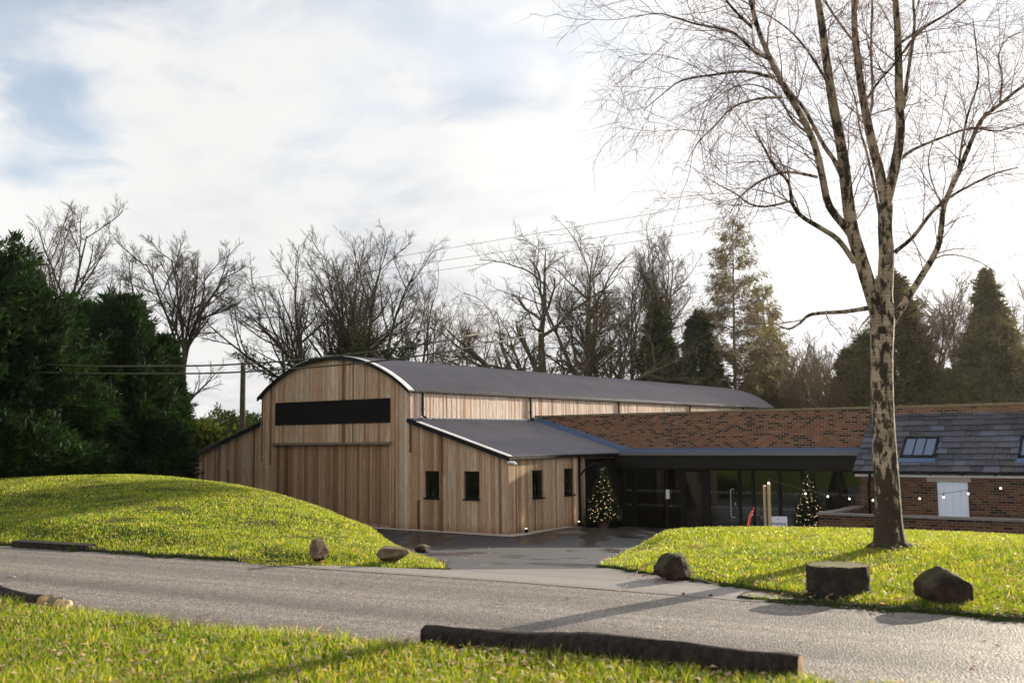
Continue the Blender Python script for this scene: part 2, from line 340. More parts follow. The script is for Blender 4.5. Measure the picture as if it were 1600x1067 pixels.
def asphalt(name, base, speck, wet=0., bd=.012, sc=1.):
    m, t = newmat(name); c = t.n('ShaderNodeTexCoord').outputs['Object']
    v = t.n('ShaderNodeTexVoronoi', Vector=c, Scale=62*sc); vd = v.outputs['Distance']; vc = t.sep(v.outputs['Color'])[0]
    n = t.noise(c, .7, 6, .6, .3); n2 = t.noise(c, 17, 5, .7); 
    xx, yy, zz = t.sep(c)
    trk = t.noise(t.comb(t.math('MULTIPLY', t.math('MULTIPLY_ADD', yy, 1.75, xx), .2), t.math('MULTIPLY_ADD', xx, .57, yy), 0.), 1.6, 5, .6)
    col = t.mix(vc, base, speck); col = t.mix(t.maprange(vd, .30, .55, 0., .7), col, tuple(x*.35 for x in base))
    col = t.mix(t.maprange(trk, .40, .60, 0., .72), col, t.mix(1., col, (.55, .53, .52), 'MULTIPLY'))
    col = t.mix(t.maprange(n2, .6, .8, 0., .4), col, tuple(x*.5 for x in base))
    if name == 'worn_asphalt':            # two polished wheel tracks, then mud
        dw = t.math('ADD', t.math('MULTIPLY_ADD', xx, .575, yy), t.math('MULTIPLY', t.math('SUBTRACT', trk, .5), .9))
        wt = t.math('MAXIMUM', t.maprange(t.math('ABSOLUTE', t.math('SUBTRACT', dw, 9.15)), .42, .10, 0., 1.), t.maprange(t.math('ABSOLUTE', t.math('SUBTRACT', dw, 10.85)), .45, .12, 0., .9))
        col = t.mix(t.math('MULTIPLY', wt, .38), col, t.mix(1., col, (.42, .41, .41), 'MULTIPLY'))
        cr = t.n('ShaderNodeTexVoronoi', {'feature': 'DISTANCE_TO_EDGE'}, Vector=t.vm('ADD', c, t.n('ShaderNodeTexNoise', Vector=c, Scale=2.2).outputs['Color']), Scale=.55).outputs['Distance']
        col = t.mix(t.math('MULTIPLY', t.maprange(cr, .012, .003, 0., .8), t.maprange(n, .48, .58)), col, (.03, .026, .022))
        # mud and grit trodden in along both edges
        dd_ = t.math('ADD', t.math('MULTIPLY_ADD', xx, .575, yy), t.math('MULTIPLY', t.math('SUBTRACT', n, .5), 1.5))
        edge = t.math('MAXIMUM', t.maprange(dd_, 8.45, 7.95, 0., 1.), t.maprange(dd_, 11.75, 12.15, 0., .7))
        col = t.mix(t.math('MULTIPLY', edge, t.maprange(n2, .35, .6)), col, (.085, .058, .038))
    if wet:
        wm = t.maprange(t.noise(t.vm('MULTIPLY', c, (1., .35, 1.)), .55, 6, .62, .5), .50, .56)
        col = t.mix(wm, col, t.mix(1., col, (.35, .35, .38), 'MULTIPLY')); rough = t.ramp(wm, [(0, .62), (1, .28)])
        bump = t.mix(wm, t.mix(1., vd, (1, 1, 1)), (.0, .0, .0))
        finish(t, col, rough, t.math('MULTIPLY', t.math('SUBTRACT', 1., vd), t.math('SUBTRACT', 1.05, wm)), .5, bd, spec=.5)
    else:
        finish(t, col, .62, t.math('ADD', t.math('SUBTRACT', 1., vd), t.math('MULTIPLY', n2, .8)), .9, bd, spec=.5)
    return m
M['road'] = asphalt('worn_asphalt', (.14, .116, .096), (.51, .445, .375), bd=.010, sc=.8)
M['apron'] = asphalt('pale_apron', (.30, .265, .235), (.42, .375, .335), bd=.004, sc=1.4)
M['drive'] = asphalt('dark_tarmac', (.030, .031, .036), (.065, .065, .072), wet=1., bd=.003, sc=1.3)
def paving():
    m, t = newmat('flagstones'); c = t.n('ShaderNodeTexCoord').outputs['Object']; x, y, z = t.sep(c)
    b = t.n('ShaderNodeTexBrick', {'offset': .5}, Vector=t.comb(x, y, 0.), Color1=(.07, .055, .042, 1), Color2=(.15, .12, .09, 1), Mortar=(.03, .025, .02, 1), Scale=1., Mortar_Size=.012, Brick_Width=.9, Row_Height=.6)
    n = t.noise(t.vm('MULTIPLY', c, (1., .6, 1.)), 1.1, 6, .6, .4); wm = t.maprange(n, .45, .55)
    col = t.mix(wm, b.outputs[0], t.mix(1., b.outputs[0], (.35, .33, .32), 'MULTIPLY'))
    finish(t, col, t.ramp(wm, [(0, .6), (1, .30)]), t.math('SUBTRACT', t.noise(c, 20, 4), b.outputs['Fac']), .3, .004); return m
M['paving'] = paving()
def rock(name, c1, c2, moss=.0, mcol=(.09, .11, .02)):
    m, t = newmat(name); c = t.n('ShaderNodeTexCoord').outputs['Object']; x, y, z = t.sep(c)
    n = t.noise(c, 5., 8, .65); n2 = t.noise(c, 26, 5, .7)
    col = t.mix(t.maprange(n, .3, .7), c1, c2); col = t.mix(t.maprange(n2, .45, .75, 0., .5), col, c1)
    up = t.sep(t.n('ShaderNodeNewGeometry').outputs['Normal'])[2]
    if moss: col = t.mix(t.math('MULTIPLY', t.maprange(t.math('ADD', up, t.math('MULTIPLY', n, .6)), .8, 1.3), moss), col, mcol)
    finish(t, col, .9, t.math('ADD', n, t.math('MULTIPLY', n2, .4)), .9, .03, spec=.25); return m
M['rock'] = rock('shaded_brown_boulder', (.010, .006, .004), (.042, .026, .016), .2)  # boulder colour darkened for the deep shade on the near stones
M['rock_lit'] = rock('lit_sandstone_boulder', (.05, .033, .02), (.20, .14, .085), .15)  # paler copy for boulders in the light
M['rock_moss'] = rock('mossy_stone', (.009, .007, .005), (.034, .026, .017), .8, (.14, .12, .045))
M['gravel'] = plain('pale_gravel', (.42, .36, .29), .85, var=.45, scale=30, bd=.01)
M['leaf'] = leafmat('dead_leaves', (.20, .075, .022), (.62, .46, .30), .35, (1.3, 1.1, .8), scale=30)
M['soilbare'] = plain('bare_soil', (.07, .052, .038), .95, var=.45, scale=14, bd=.02)

# ------------------------------------------------------------------ terrain
BX, BY, BZ, BR = -.165, 32.763, -1.4, R(-35.703)      # barn corner and heading
cb, sb = math.cos(-BR), math.sin(-BR)
def b2w(x, y, z=0): return Vector((BX+cb*x+sb*y, BY-sb*x+cb*y, BZ+z))
def w2b(u, v):
    du, dv = u-BX, v-BY; return cb*du-sb*dv, sb*du+cb*dv
def bx_at(px, y):                                     # barn x where photo column px meets the plane y
    k = (px-800)/F_PX*(1.0)
    return (k*(BY+cb*y)-(BX+sb*y))/(cb+k*sb)
def sstep(a, b, x): t = np.clip((np.asarray(x, float)-a)/(b-a), 0, 1); return t*t*(3-2*t)
CP = []
def cp(px, py, v): p = at(px, py, v); CP.append((p.x, p.y, p.z))
for a in ((-150, 760, 28), (0, 748, 28), (100, 744.5, 27.5), (200, 743, 27), (300, 750, 26.5), (350, 756, 26), (400, 765, 25), (450, 779, 23.7), (500, 796, 22), (550, 815, 20.3), (600, 836, 18.4), (640, 854, 16.4), (680, 873, 14.6),
          (1020, 837, 17.8), (1050, 830, 19), (1100, 826, 19.4), (1200, 826, 19.3), (1300, 828, 18.9), (1400, 834, 18), (1500, 839, 17.4), (1600, 843, 17), (1750, 848, 16.5),
          (985, 857, 15.9), (955, 873, 14.)): cp(*a)
CP += [(5.15, 13.8, .15), (7.5, 12.5, .16), (3.2, 13.3, .05), (9.5, 12., .15), (4.4, 11.5, .08), (6., 16., .03), (3., 15.5, .0), (12, 11, .15), (15, 9, .1), (20, 8, 0),
       (-6., 19., .42), (-9.5, 21, .40), (-12, 22, .45), (-4., 17, .15), (-2., 15., .03), (-14, 20, .1), (-7.5, 24, .72), (-12, 25, .7), (-16, 26, .6), (-5.2, 23, .42), (-3.2, 19.5, .1),
       (-3.2, 24, -.5), (-2., 21., -.45), (-5, 27.5, -.2), (-8, 30, .2), (-11, 33, .3), (-14, 31, .6), (-17, 34, .6), (-2.2, 27, -1.1), (-5, 31.5, -1.1), (-8.5, 36, -.9), (-13, 40, -.2), (-16, 42, .4), (-22, 36, .7), (-30, 30, .6), (-30, 50, 1.),
       (4, 23.5, -.7), (7, 22.5, -.6), (10, 21, -.5), (4.5, 26.5, -1.4), (7, 26.2, -1.45), (9.5, 25, -1.4), (13, 22.5, -1.3), (16, 20, -1.2), (20, 18, -1.), (25, 20, -.9),
       (-20, 18, .0), (-30, 20, 0), (-30, 5, 0), (30, 0, 0), (0, -10, 0), (-20, -10, 0), (20, -10, 0), (0, 3, 0), (-4, 4, 0), (4, 3, 0), (10, 3, 0), (-10, 8, 0), (-3, 7, .01), (-6, 8, .02), (30, 10, 0),
       (2, 37, -1.7), (10, 33, -1.6), (20, 28, -1.5), (10, 45, -1.5), (20, 40, -1.4), (0, 50, -1.2), (30, 30, -1.2), (-8, 50, -.5), (30, 50, -1)]
CP = np.array(CP)
def tps(r): return np.where(r > 1e-6, r*r*np.log(np.maximum(r, 1e-6)), 0)
_A = tps(np.hypot(CP[:, None, 0]-CP[None, :, 0], CP[:, None, 1]-CP[None, :, 1]))+np.eye(len(CP))*.02
_P = np.c_[np.ones(len(CP)), CP[:, :2]]
_K = np.block([[_A, _P], [_P.T, np.zeros((3, 3))]]); _W = np.linalg.solve(_K, np.r_[CP[:, 2], 0, 0, 0])
def Hraw(u, v):
    u = np.asarray(u, float); v = np.asarray(v, float); sh = u.shape; u = u.ravel(); v = v.ravel(); out = np.empty(len(u))
    for i in range(0, len(u), 20000):
        a, b = np.clip(u[i:i+20000], -32, 32), np.clip(v[i:i+20000], -12, 52)
        out[i:i+20000] = tps(np.hypot(a[:, None]-CP[None, :, 0], b[:, None]-CP[None, :, 1]))@_W[:-3]+_W[-3]+_W[-2]*a+_W[-1]*b
    far = .2+np.clip(v-50, 0, 60)*.060*sstep(10, -15, u)
    k = np.maximum(sstep(42, 62, v), np.maximum(sstep(24, 34, np.abs(u)), sstep(-6, -12, v)))
    far = np.where((v < 42), 0., far)
    return (out*(1-k)+far*k).reshape(sh)
RS = -.565                                            # slope of the lane across the view
def road_n(u): return 7.78+RS*u+.22*np.sin(u*.55+.3)*np.exp(-(np.asarray(u)/9.)**2)
def road_f(u): return np.where(np.asarray(u) > 0, 12.02-.66*np.asarray(u)+.03*np.maximum(np.asarray(u)-4.6, 0)**1.5*.6, 12.02-.565*np.asarray(u))
def edge_noise(u, s=0.): u = np.asarray(u); return .05*np.sin(u*3.1+s)+.04*np.sin(u*7.3+1+s*2)+.025*np.sin(u*17.+s)
def road_sd(u, v):                                    # >0 inside
    return np.minimum(v-road_n(u)-edge_noise(u), road_f(u)+edge_noise(u, 2.)-v)/1.16
DP = [at(x, y, 10) for x, y in ()]                    # (drive polygon below)
DRIVE = [(-3.4, 13.9), (-2.4, 13.62), (-.85, 13.08), (-.95, 14.2), (-1.2, 16), (-1.7, 18.5), (-2.3, 21.5), (-3.2, 25), (-4.5, 28.5), (-7, 32.), (-10, 36), (-12, 39.5), (-13, 42), (-5, 52), (14, 44), (22, 34), (13.2, 26.2), (8.6, 29.3), (6.5, 28.), (4., 25.6), (2.5, 22.), (2.0, 19.), (1.55, 16.), (1.1, 13.7), (1.35, 12.75), (1.9, 12.0), (2.45, 11.2), (3.1, 10.2), (0, 11.6), (-3, 13.4)]
def poly_sd(poly, u, v):
    u = np.asarray(u, float); v = np.asarray(v, float); d = np.full(u.shape, 1e9); ins = np.zeros(u.shape, bool)
    for i in range(len(poly)):
        (x0, y0), (x1, y1) = poly[i], poly[(i+1) % len(poly)]
        t = np.clip(((u-x0)*(x1-x0)+(v-y0)*(y1-y0))/((x1-x0)**2+(y1-y0)**2), 0, 1)
        d = np.minimum(d, np.hypot(u-x0-t*(x1-x0), v-y0-t*(y1-y0)))
        c = ((y0 > v) != (y1 > v)) & (u < (x1-x0)*(v-y0)/(y1-y0+1e-12)+x0); ins ^= c
    return np.where(ins, d, -d)
def D(u, v):
    u = np.asarray(u, float); v = np.asarray(v, float)
    z = -1.4*np.clip((v-13.)/16.5, 0, 1); z = np.where((v > 13), z-.0*v, z)
    bxx, byy = w2b(u, v)
    return z-.33*sstep(3., 7.2, byy)*(bxx > -1)
def surf_sd(u, v): return np.maximum(road_sd(u, v), poly_sd(DRIVE, u, v)+.0)
def Hg(u, v):                                         # finished ground height
    h = Hraw(u, v); rs = road_sd(u, v); ds = poly_sd(DRIVE, u, v)
    k = sstep(0, 1.3, -rs); h = h*k+.035*(1-k)
    k = sstep(0, .9, -ds); h = h*k+(D(u, v)+.03)*(1-k)
    h = np.where(rs > .04, -.10, h); h = np.where(ds > .04, np.minimum(D(u, v)-.12, h), h)
    return h
def grid_axis(segs):
    out = []
    for a, b, s in segs: out += list(np.arange(a, b, s))
    return np.array(out+[segs[-1][1]])
gu = grid_axis([(-500, -60, 40), (-60, -20, 2), (-20, -12, .5), (-12, 14, .13), (14, 24, .5), (24, 60, 2), (60, 500, 40)])
gv = grid_axis([(-60, 2, 4), (2, 25, .13), (25, 46, .35), (46, 80, 2), (80, 700, 20)])
U, V_ = np.meshgrid(gu, gv); Z = Hg(U, V_)
Z = Z+.018*np.sin(U*2.3+1.3*np.sin(V_*1.7))*np.sin(V_*2.9)*(surf_sd(U, V_) < -.3)
idx = np.arange(U.size).reshape(U.shape)
fc = np.stack([idx[:-1, :-1], idx[:-1, 1:], idx[1:, 1:], idx[1:, :-1]], -1).reshape(-1, 4)
g = link('ground', np.c_[U.ravel(), V_.ravel(), Z.ravel()], fc, M['turf'], smooth=True); tag(g, kind='structure')
GZ = lambda u, v: float(Hg(np.array([u]), np.array([v]))[0])
# road
us = grid_axis([(-70, -16, 2), (-16, 14, .1), (14, 60, 2)]); ts = np.linspace(0, 1, 28)
nn = road_n(us)+edge_noise(us); ff = road_f(us)+edge_noise(us, 2.)
UU = np.repeat(us[:, None], 28, 1); VV = nn[:, None]+(ff-nn)[:, None]*ts[None]
ZZ = .012*np.sin(math.pi*ts)[None]+0*UU
idx = np.arange(UU.size).reshape(UU.shape); fc = np.stack([idx[:-1, :-1], idx[1:, :-1], idx[1:, 1:], idx[:-1, 1:]], -1).reshape(-1, 4)
tag(link('road', np.c_[UU.ravel(), VV.ravel(), ZZ.ravel()], fc, M['road'], smooth=True), kind='structure')
def sheet(name, poly, mat, zf, step=.25, lift=0., parent=None, conv=None):
    import bmesh
    bm = bmesh.new(); vs = [bm.verts.new((p[0], p[1], 0)) for p in poly]; bm.faces.new(vs)
    bmesh.ops.triangulate(bm, faces=bm.faces[:])
    xs = [p[0] for p in poly]; ys = [p[1] for p in poly]
    for ax, lo, hi in ((0, min(xs), max(xs)), (1, min(ys), max(ys))):
        c = lo+step
        while c < hi:
            co = Vector((c, 0, 0)) if ax == 0 else Vector((0, c, 0)); no = Vector((1, 0, 0)) if ax == 0 else Vector((0, 1, 0))
            bmesh.ops.bisect_plane(bm, geom=bm.verts[:]+bm.edges[:]+bm.faces[:], plane_co=co, plane_no=no); c += step
    P = np.array([v.co[:] for v in bm.verts]); zz = zf(P[:, 0], P[:, 1])+lift
    for v, z in zip(bm.verts, zz): v.co.z = z
    bmesh.ops.recalc_face_normals(bm, faces=bm.faces[:])
    for f in bm.faces:
        if f.normal.z < 0: f.normal_flip()
    me = bpy.data.meshes.new(name); bm.to_mesh(me); bm.free(); me.materials.append(mat)
    me.polygons.foreach_set('use_smooth', np.ones(len(me.polygons), bool))
    o = bpy.data.objects.new(name, me); COL.objects.link(o); return o
# dark tarmac from the join across the drive down to the court
JOIN = [(-.9, 13.08), (1.25, 13.0)]
TAR = [JOIN[0], (-1.05, 14.2), (-1.3, 16), (-1.8, 18.5), (-2.4, 21.5), (-3.3, 25), (-4.6, 28.5), (-7.1, 32.), (-10.1, 36), (-12, 39.5), (-13, 42), (-5, 52), (14, 44), (22, 34), (13.2, 26.0), (8.7, 29.1), (6.5, 27.8), (4.1, 25.4), (2.6, 22.), (2.1, 19.), (1.65, 16.), (1.2, 13.7), JOIN[1]]
tag(sheet('driveway', TAR, M['drive'], D, .6), kind='structure')
AP = [(-3.6, 13.75), (-2.4, 13.64), (-.9, 13.1), (1.22, 13.02), (1.45, 12.7), (2.0, 11.95), (2.55, 11.1), (2.9, 10.35)]
fu = np.linspace(2.9, -3.6, 14)
AP += [(float(a), float(road_f(a))-.12) for a in fu[1:-1]]
tag(sheet('pavement_apron', AP, M['apron'], lambda a, b: a*0, .8, .006), kind='structure')
pv = [b2w(*p)[:2] for p in ((.15, 1.6), (1.2, 1.2), (3.4, 1.9), (9.4, 2.35), (9.4, 7.95), (-.2, 7.95), (-.2, 4.3), (.15, 4.2))]
tag(sheet('paved_court', [tuple(p) for p in pv], M['paving'], D, .5, .006), kind='structure')
gvp = [b2w(*p)[:2] for p in ((-7., -.02), (-7., -.35), (-3, -.42), (-.2, -.50), (.45, -.42), (.5, .3), (.28, 2.2), (.18, 4.2), (-.02, 4.2), (-.02, -.02))]
tag(sheet('gravel_strip', [tuple(p) for p in gvp], M['gravel'], D, .3, .012), kind='structure')
# ------------------------------------------------------------------ grass, leaves
def blades(name, label, N, u0, u1, v0, v1, h0, h1, w0, seed, thick=1., polar=True, filt=None):
    r = np.random.default_rng(seed)
    if polar:
        v = v0*np.exp(r.random(N)*math.log(v1/v0)); k = u0+(u1-u0)*r.random(N); u = k*v
    else: u = u0+(u1-u0)*r.random(N); v = v0+(v1-v0)*r.random(N)
    sd = surf_sd(u, v); bx, by = w2b(u, v)
    ok = (sd < -.02-.06*r.random(N)) & ~((by > 2.1) & (bx > 8.7)) & ~((by > -.5) & (bx < .4)) & ~((by > -.2) & (bx > 0) & (v > 27))
    if filt is not None: ok &= filt(u, v)
    # worn bare edge along the tarmac, widest below the birch
    wear = .30*sstep(2.3, 3.2, u)*(v > road_f(u)-.5)*(.55+.45*np.sin(u*4.3)*np.sin(u*1.7+1))*(u < 9)
    ok &= -sd > wear*(.6+.5*r.random(N))
    ok &= r.random(N) < np.clip(.25+(-sd)/.25, 0, 1)
    u, v, sd = u[ok], v[ok], sd[ok]; n = len(u); z = Hg(u, v)-.005
    clump = .5+.5*np.sin(u*3.1+2*np.sin(v*2.3))*np.sin(v*3.7+1.7*np.sin(u*1.9))
    cl2 = .5+.5*np.sin(u*9.1+2*np.sin(v*7.3))*np.sin(v*11.7+1.7*np.sin(u*8.9))
    h = (h0+(h1-h0)*r.random(n)**1.6)*(.65+.45*clump+.35*cl2); h *= np.where(-sd < .5, 1.25, 1.)
    a = r.random(n)*2*math.pi; lean = (.15+.75*r.random(n))*h; la = r.random(n)*2*math.pi
    ww = w0*(.6+.8*r.random(n))*np.clip(v/9., .7, 2.6)**.7*thick
    B = np.c_[u, v, z]; W_ = np.c_[np.cos(a), np.sin(a), 0*a]*ww[:, None]; Ld = np.c_[np.cos(la), np.sin(la), 0*la]*lean[:, None]
    mid = B+Ld*.35+np.c_[0*h, 0*h, h*.62]; tip = B+Ld+np.c_[0*h, 0*h, h]
    Vt = np.stack([B-W_, B+W_, mid+W_*.75, mid-W_*.75, tip], 1).reshape(-1, 3)
    b = np.arange(n)*5
    T = np.concatenate([np.c_[b, b+1, b+2], np.c_[b, b+2, b+3], np.c_[b+3, b+2, b+4]])
    rn = np.clip(r.random(n)*.88+.12*clump, 0, 1); rn = np.where(r.random(n) < .05, 1., rn)
    o = link(name, Vt, T, M['grass'], rnd=np.tile(rn, 3)); return tag(o, label, 'grass', kind='stuff')
far_side = lambda u, v: v > road_f(u)-.3
near_side = lambda u, v: v < road_n(u)+.3
blades('grass', 'long soft sunlit grass of the verge in front of the lane', 230000, -.62, .45, 4.2, 12.5, .035, .085, .0032, 1, filt=near_side)
blades('grass', 'bright yellow green grass covering the mound left of the driveway', 330000, -.72, 0.02, 12.5, 31, .022, .054, .0036, 2, filt=far_side)
blades('grass', 'bright grass on the bank around the birch, right of the driveway', 300000, .05, .62, 8.5, 28, .024, .060, .0034, 3, filt=lambda u, v: far_side(u, v) & (u > 0))
def tufts(spots, name='grass_tuft'): ...
def leaves(N, seed):
    r = np.random.default_rng(seed); v = 4.5*np.exp(r.random(N)*math.log(26/4.5)); u = (-.6+1.2*r.random(N))*v
    sd = surf_sd(u, v); bx, by = w2b(u, v)
    keep = (r.random(N) < np.where(sd > 0, .018, np.where(sd > -.45, 1., .55))) & ~((by > -.5) & (bx < .4)) & ~((by > 2.) & (bx > 8.7))
    u, v, sd = u[keep], v[keep], sd[keep]; n = len(u)
    z = np.where(sd > 0, np.where(road_sd(u, v) > 0, .016, D(u, v)+.02), Hg(u, v)+.02+.03*r.random(n))
    s = .010+.017*r.random(n); a = r.random(n)*6.28; e1 = np.c_[np.cos(a), np.sin(a), .5*(r.random(n)-.5)]; e2 = np.c_[-np.sin(a), np.cos(a), .9*(r.random(n)-.5)]
    C = np.c_[u, v, z]; curl = np.c_[0*s, 0*s, s*.5]
    Vt = np.stack([C-e1*s[:, None]*1.3, C-e2*s[:, None]*.8+curl, C+e1*s[:, None]*1.3+curl*.4, C+e2*s[:, None]*.8+curl], 1).reshape(-1, 3)
    b = np.arange(n)*4
    o = link('fallen_leaves', Vt, np.c_[b, b+1, b+2, b+3], M['leaf'], rnd=r.random(n))
    tag(o, 'dead brown and orange leaves scattered over grass and lane edges', 'leaves', kind='stuff')
leaves(26000, 5)
def pebbles(name, label, pts, rmin, rmax, mat, seed):
    r = np.random.default_rng(seed); n = len(pts); P = np.asarray(pts)
    o8 = np.array([(1, 0, 0), (-1, 0, 0), (0, 1, 0), (0, -1, 0), (0, 0, .6), (0, 0, -.6)]); F8 = np.array([(0, 2, 4), (2, 1, 4), (1, 3, 4), (3, 0, 4), (2, 0, 5), (1, 2, 5), (3, 1, 5), (0, 3, 5)])
    s = rmin+(rmax-rmin)*r.random((n, 1, 1))**2; Vt = (o8[None]*s*(.7+.6*r.random((n, 6, 1)))+P[:, None]).reshape(-1, 3)
    Fs = (F8[None]+6*np.arange(n)[:, None, None]).reshape(-1, 3)
    return tag(link(name, Vt, Fs, mat, rnd=np.repeat(r.random(n), 8)), label, 'gravel', kind='stuff')
pts = []
for i in range(3800):
    if random.random() < .62: x, y = random.uniform(-6.8, .4), random.uniform(-.44, -.02)
    else: x, y = random.uniform(0., .4), random.uniform(-.4, 4.1); x = x*(1-y/8)
    p = b2w(x, y); pts.append((p.x, p.y, float(D(p.x, p.y))+.02))
pebbles('gravel', 'pale gravel along the foot of the timber barn wall', pts, .008, .03, M['gravel'], 1)
pts = []
for i in range(4200):
    u = random.uniform(-7, 7); side = random.random() < .62
    v = float(road_f(u)+edge_noise(u, 2.)) + random.gauss(.03, .07) if side else float(road_n(u)+edge_noise(u))+random.gauss(-.03, .06)
    if side and (-3.2 < u < 2.6): continue
    pts.append((u, v, .012+(.03 if (v > road_f(u) or v < road_n(u)) else 0)))
pebbles('loose_gravel', 'loose dirt and chippings along both edges of the lane', pts, .004, .020, M['soilbare'], 2)
# ------------------------------------------------------------------ buildings (all in the barn's frame: x along the front, y along the barn)
class Thing:
    def __init__(s, name, x, y, z, **kw):
        s.o = (-x, -y, -z); s.e = empty(name, b2w(x, y, z), BR, **kw)
    def part(s, mb, name, mat, parent=None, smooth=False, kind=None, label=None):
        o = mb.build(name, mat, parent or s.e, smooth, s.o if parent is None else None)
        return tag(o, label, kind=kind)
def boards(s0, s1, zbot, ztop, P, wmin=.06, wmax=.14, openings=(), edges=(), seed=1, th=.022, relief=.012, zcut=None, shift=None):
    """vertical timber boards; P(s, d, z) maps run, depth (outwards) and height to local space"""
    rg = random.Random(seed); mb = MB(); s = s0; cuts = [s0]
    marks = sorted([e for e in list(edges)+[q for o in openings for q in o[:2]] if s0 < e < s1])+[s1]
    for mk in marks:
        while mk-cuts[-1] > 1e-6:
            w_ = rg.uniform(wmin, wmax); nx = cuts[-1]+w_
            if mk-nx < wmin*.75: nx = mk
            cuts.append(min(nx, mk))
    tone = .5
    for a, b in zip(cuts[:-1], cuts[1:]):
        d = rg.choice((0, 0, relief, relief*.5)); tone = min(1, max(0, .22*tone+.78*rg.random()+rg.gauss(0, .12)))
        if rg.random() < .045: tone = rg.uniform(0, .12)
        m = (a+b)/2; zs = [zbot]
        iv = [(zbot, None)]
        for (oa, ob, z0, z1) in openings:
            if oa-1e-4 <= a and b <= ob+1e-4:
                n_ = []
                for lo, hi in iv:
                    top = hi if hi is not None else ztop(m)
                    if z1 <= lo or z0 >= top: n_.append((lo, hi)); continue
                    if z0 > lo+.01: n_.append((lo, z0))
                    if z1 < top-.01: n_.append((z1, hi))
                iv = n_
        for lo, hi in iv:
            ta, tb = (hi, hi) if hi is not None else (ztop(a), ztop(b))
            # long walls are laid up of two lengths now and then
            splits = [(lo, None)]
            g_ = .004
            r_ = tone
            Pp = [P(a+g_, 0, lo), P(b-g_, 0, lo), P(b-g_, th+d, lo), P(a+g_, th+d, lo), P(a+g_, 0, ta), P(b-g_, 0, tb), P(b-g_, th+d, tb), P(a+g_, th+d, ta)]
            if ta-lo > 3.2 and rg.random() < .45:
                zc = lo+rg.uniform(.9, 3.); r2 = min(1, max(0, tone+rg.gauss(0, .2)))
                Q = [P(a+g_, 0, lo), P(b-g_, 0, lo), P(b-g_, th+d, lo), P(a+g_, th+d, lo), P(a+g_, 0, zc-.002), P(b-g_, 0, zc-.002), P(b-g_, th+d, zc-.002), P(a+g_, th+d, zc-.002)]
                mb.hexa(Q, r2); Pp[0:4] = [P(a+g_, 0, zc+.002), P(b-g_, 0, zc+.002), P(b-g_, th+d, zc+.002), P(a+g_, th+d, zc+.002)]
            mb.hexa(Pp, r_)
    return mb
A_, B_ = 4.222, 7.705; XC = -A_-B_/2; XL = -A_-B_; XLL = XL-A_
ZS, ZJ, ZA, EAVE = 4.821, 3.772, 6.15, 2.5; LEN = 33.83
rise = ZA-ZS; RAD = ((B_/2)**2+rise**2)/(2*rise)
arc = lambda x: ZA-RAD+math.sqrt(max(RAD*RAD-(x-XC)**2, 0))
def front_top(x):
    if x > -A_+1e-6: return EAVE+(ZJ-EAVE)*(-x/A_)
    if x < XL-1e-6: return EAVE+(ZJ-EAVE)*((x-XLL)/A_)
    return arc(x)
def FT(x):                                       # keep the step at the barn corners sharp
    return front_top(x)-.03
barn = Thing('barn', XC, 0, 0, label='timber clad barn with a curved corrugated roof and low lean-to wings', cat='barn')
W1, W2 = (-3.52, -2.88, 1.11, 2.02), (-1.81, -1.16, 1.11, 2.02)
LV = (-11.107, -5.097, 3.692, 4.561); DR = (-11.107, -5.097, .12, 2.93)
Pf = lambda s, d, z: (s, -d, z)
mb = boards(XLL, XL, -.6, lambda x: front_top(min(x, XL-1e-4))-.02, Pf, seed=3)
for q in (boards(XL, -A_, -.6, lambda x: arc(x)-.02, Pf, openings=(LV, DR), seed=4), boards(-A_, 0, .02, lambda x: front_top(max(x, -A_+1e-4))-.02, Pf, openings=(W1, W2), seed=5)):
    b = len(mb.v); mb.v += q.v; mb.f += [tuple(i+b for i in f) for f in q.f]; mb.r += q.r
barn.part(mb, 'wall', M['wood'], label='shaded end wall of vertical timber boards')
# annex side wall, the return in the porch, the bright clerestory band
Ps = lambda s, d, z: (d, s, z)
W3, W4 = (1.316, 1.983, 1.11, 2.02), (3.27, 3.921, 1.11, 2.02)
mb = boards(-.024, 4.2, .02, lambda y: EAVE-.02, Ps, openings=(W3, W4), seed=9)
Pr = lambda s, d, z: (-.30+d, s, z)
q = boards(4.2, 5.15, -.2, lambda y: EAVE-.02, Pr, seed=10); b = len(mb.v); mb.v += q.v; mb.f += [tuple(i+b for i in f) for f in q.f]; mb.r += q.r
barn.part(mb, 'wall', M['wood'], label='lean-to side wall of vertical boards with two small windows')
Pc = lambda s, d, z: (-A_+d, s, z)
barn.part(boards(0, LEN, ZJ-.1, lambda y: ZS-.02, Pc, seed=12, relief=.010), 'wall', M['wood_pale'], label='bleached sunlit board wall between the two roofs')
# far side and back, plain boarded
Pl = lambda s, d, z: (XLL-d, s, z)
barn.part(boards(0, LEN, -.5, lambda y: EAVE-.02, Pl, seed=13), 'wall', M['wood'])
Pl = lambda s, d, z: (XL-d, s, z)
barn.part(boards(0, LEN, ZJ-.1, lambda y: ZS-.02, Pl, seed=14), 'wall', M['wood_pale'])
Pb = lambda s, d, z: (s, LEN+d, z)
barn.part(boards(XLL, 0, 0, lambda x: front_top(min(max(x, XLL+.001), -.001))-.02, Pb, seed=15, wmin=.2, wmax=.3), 'wall', M['wood'])
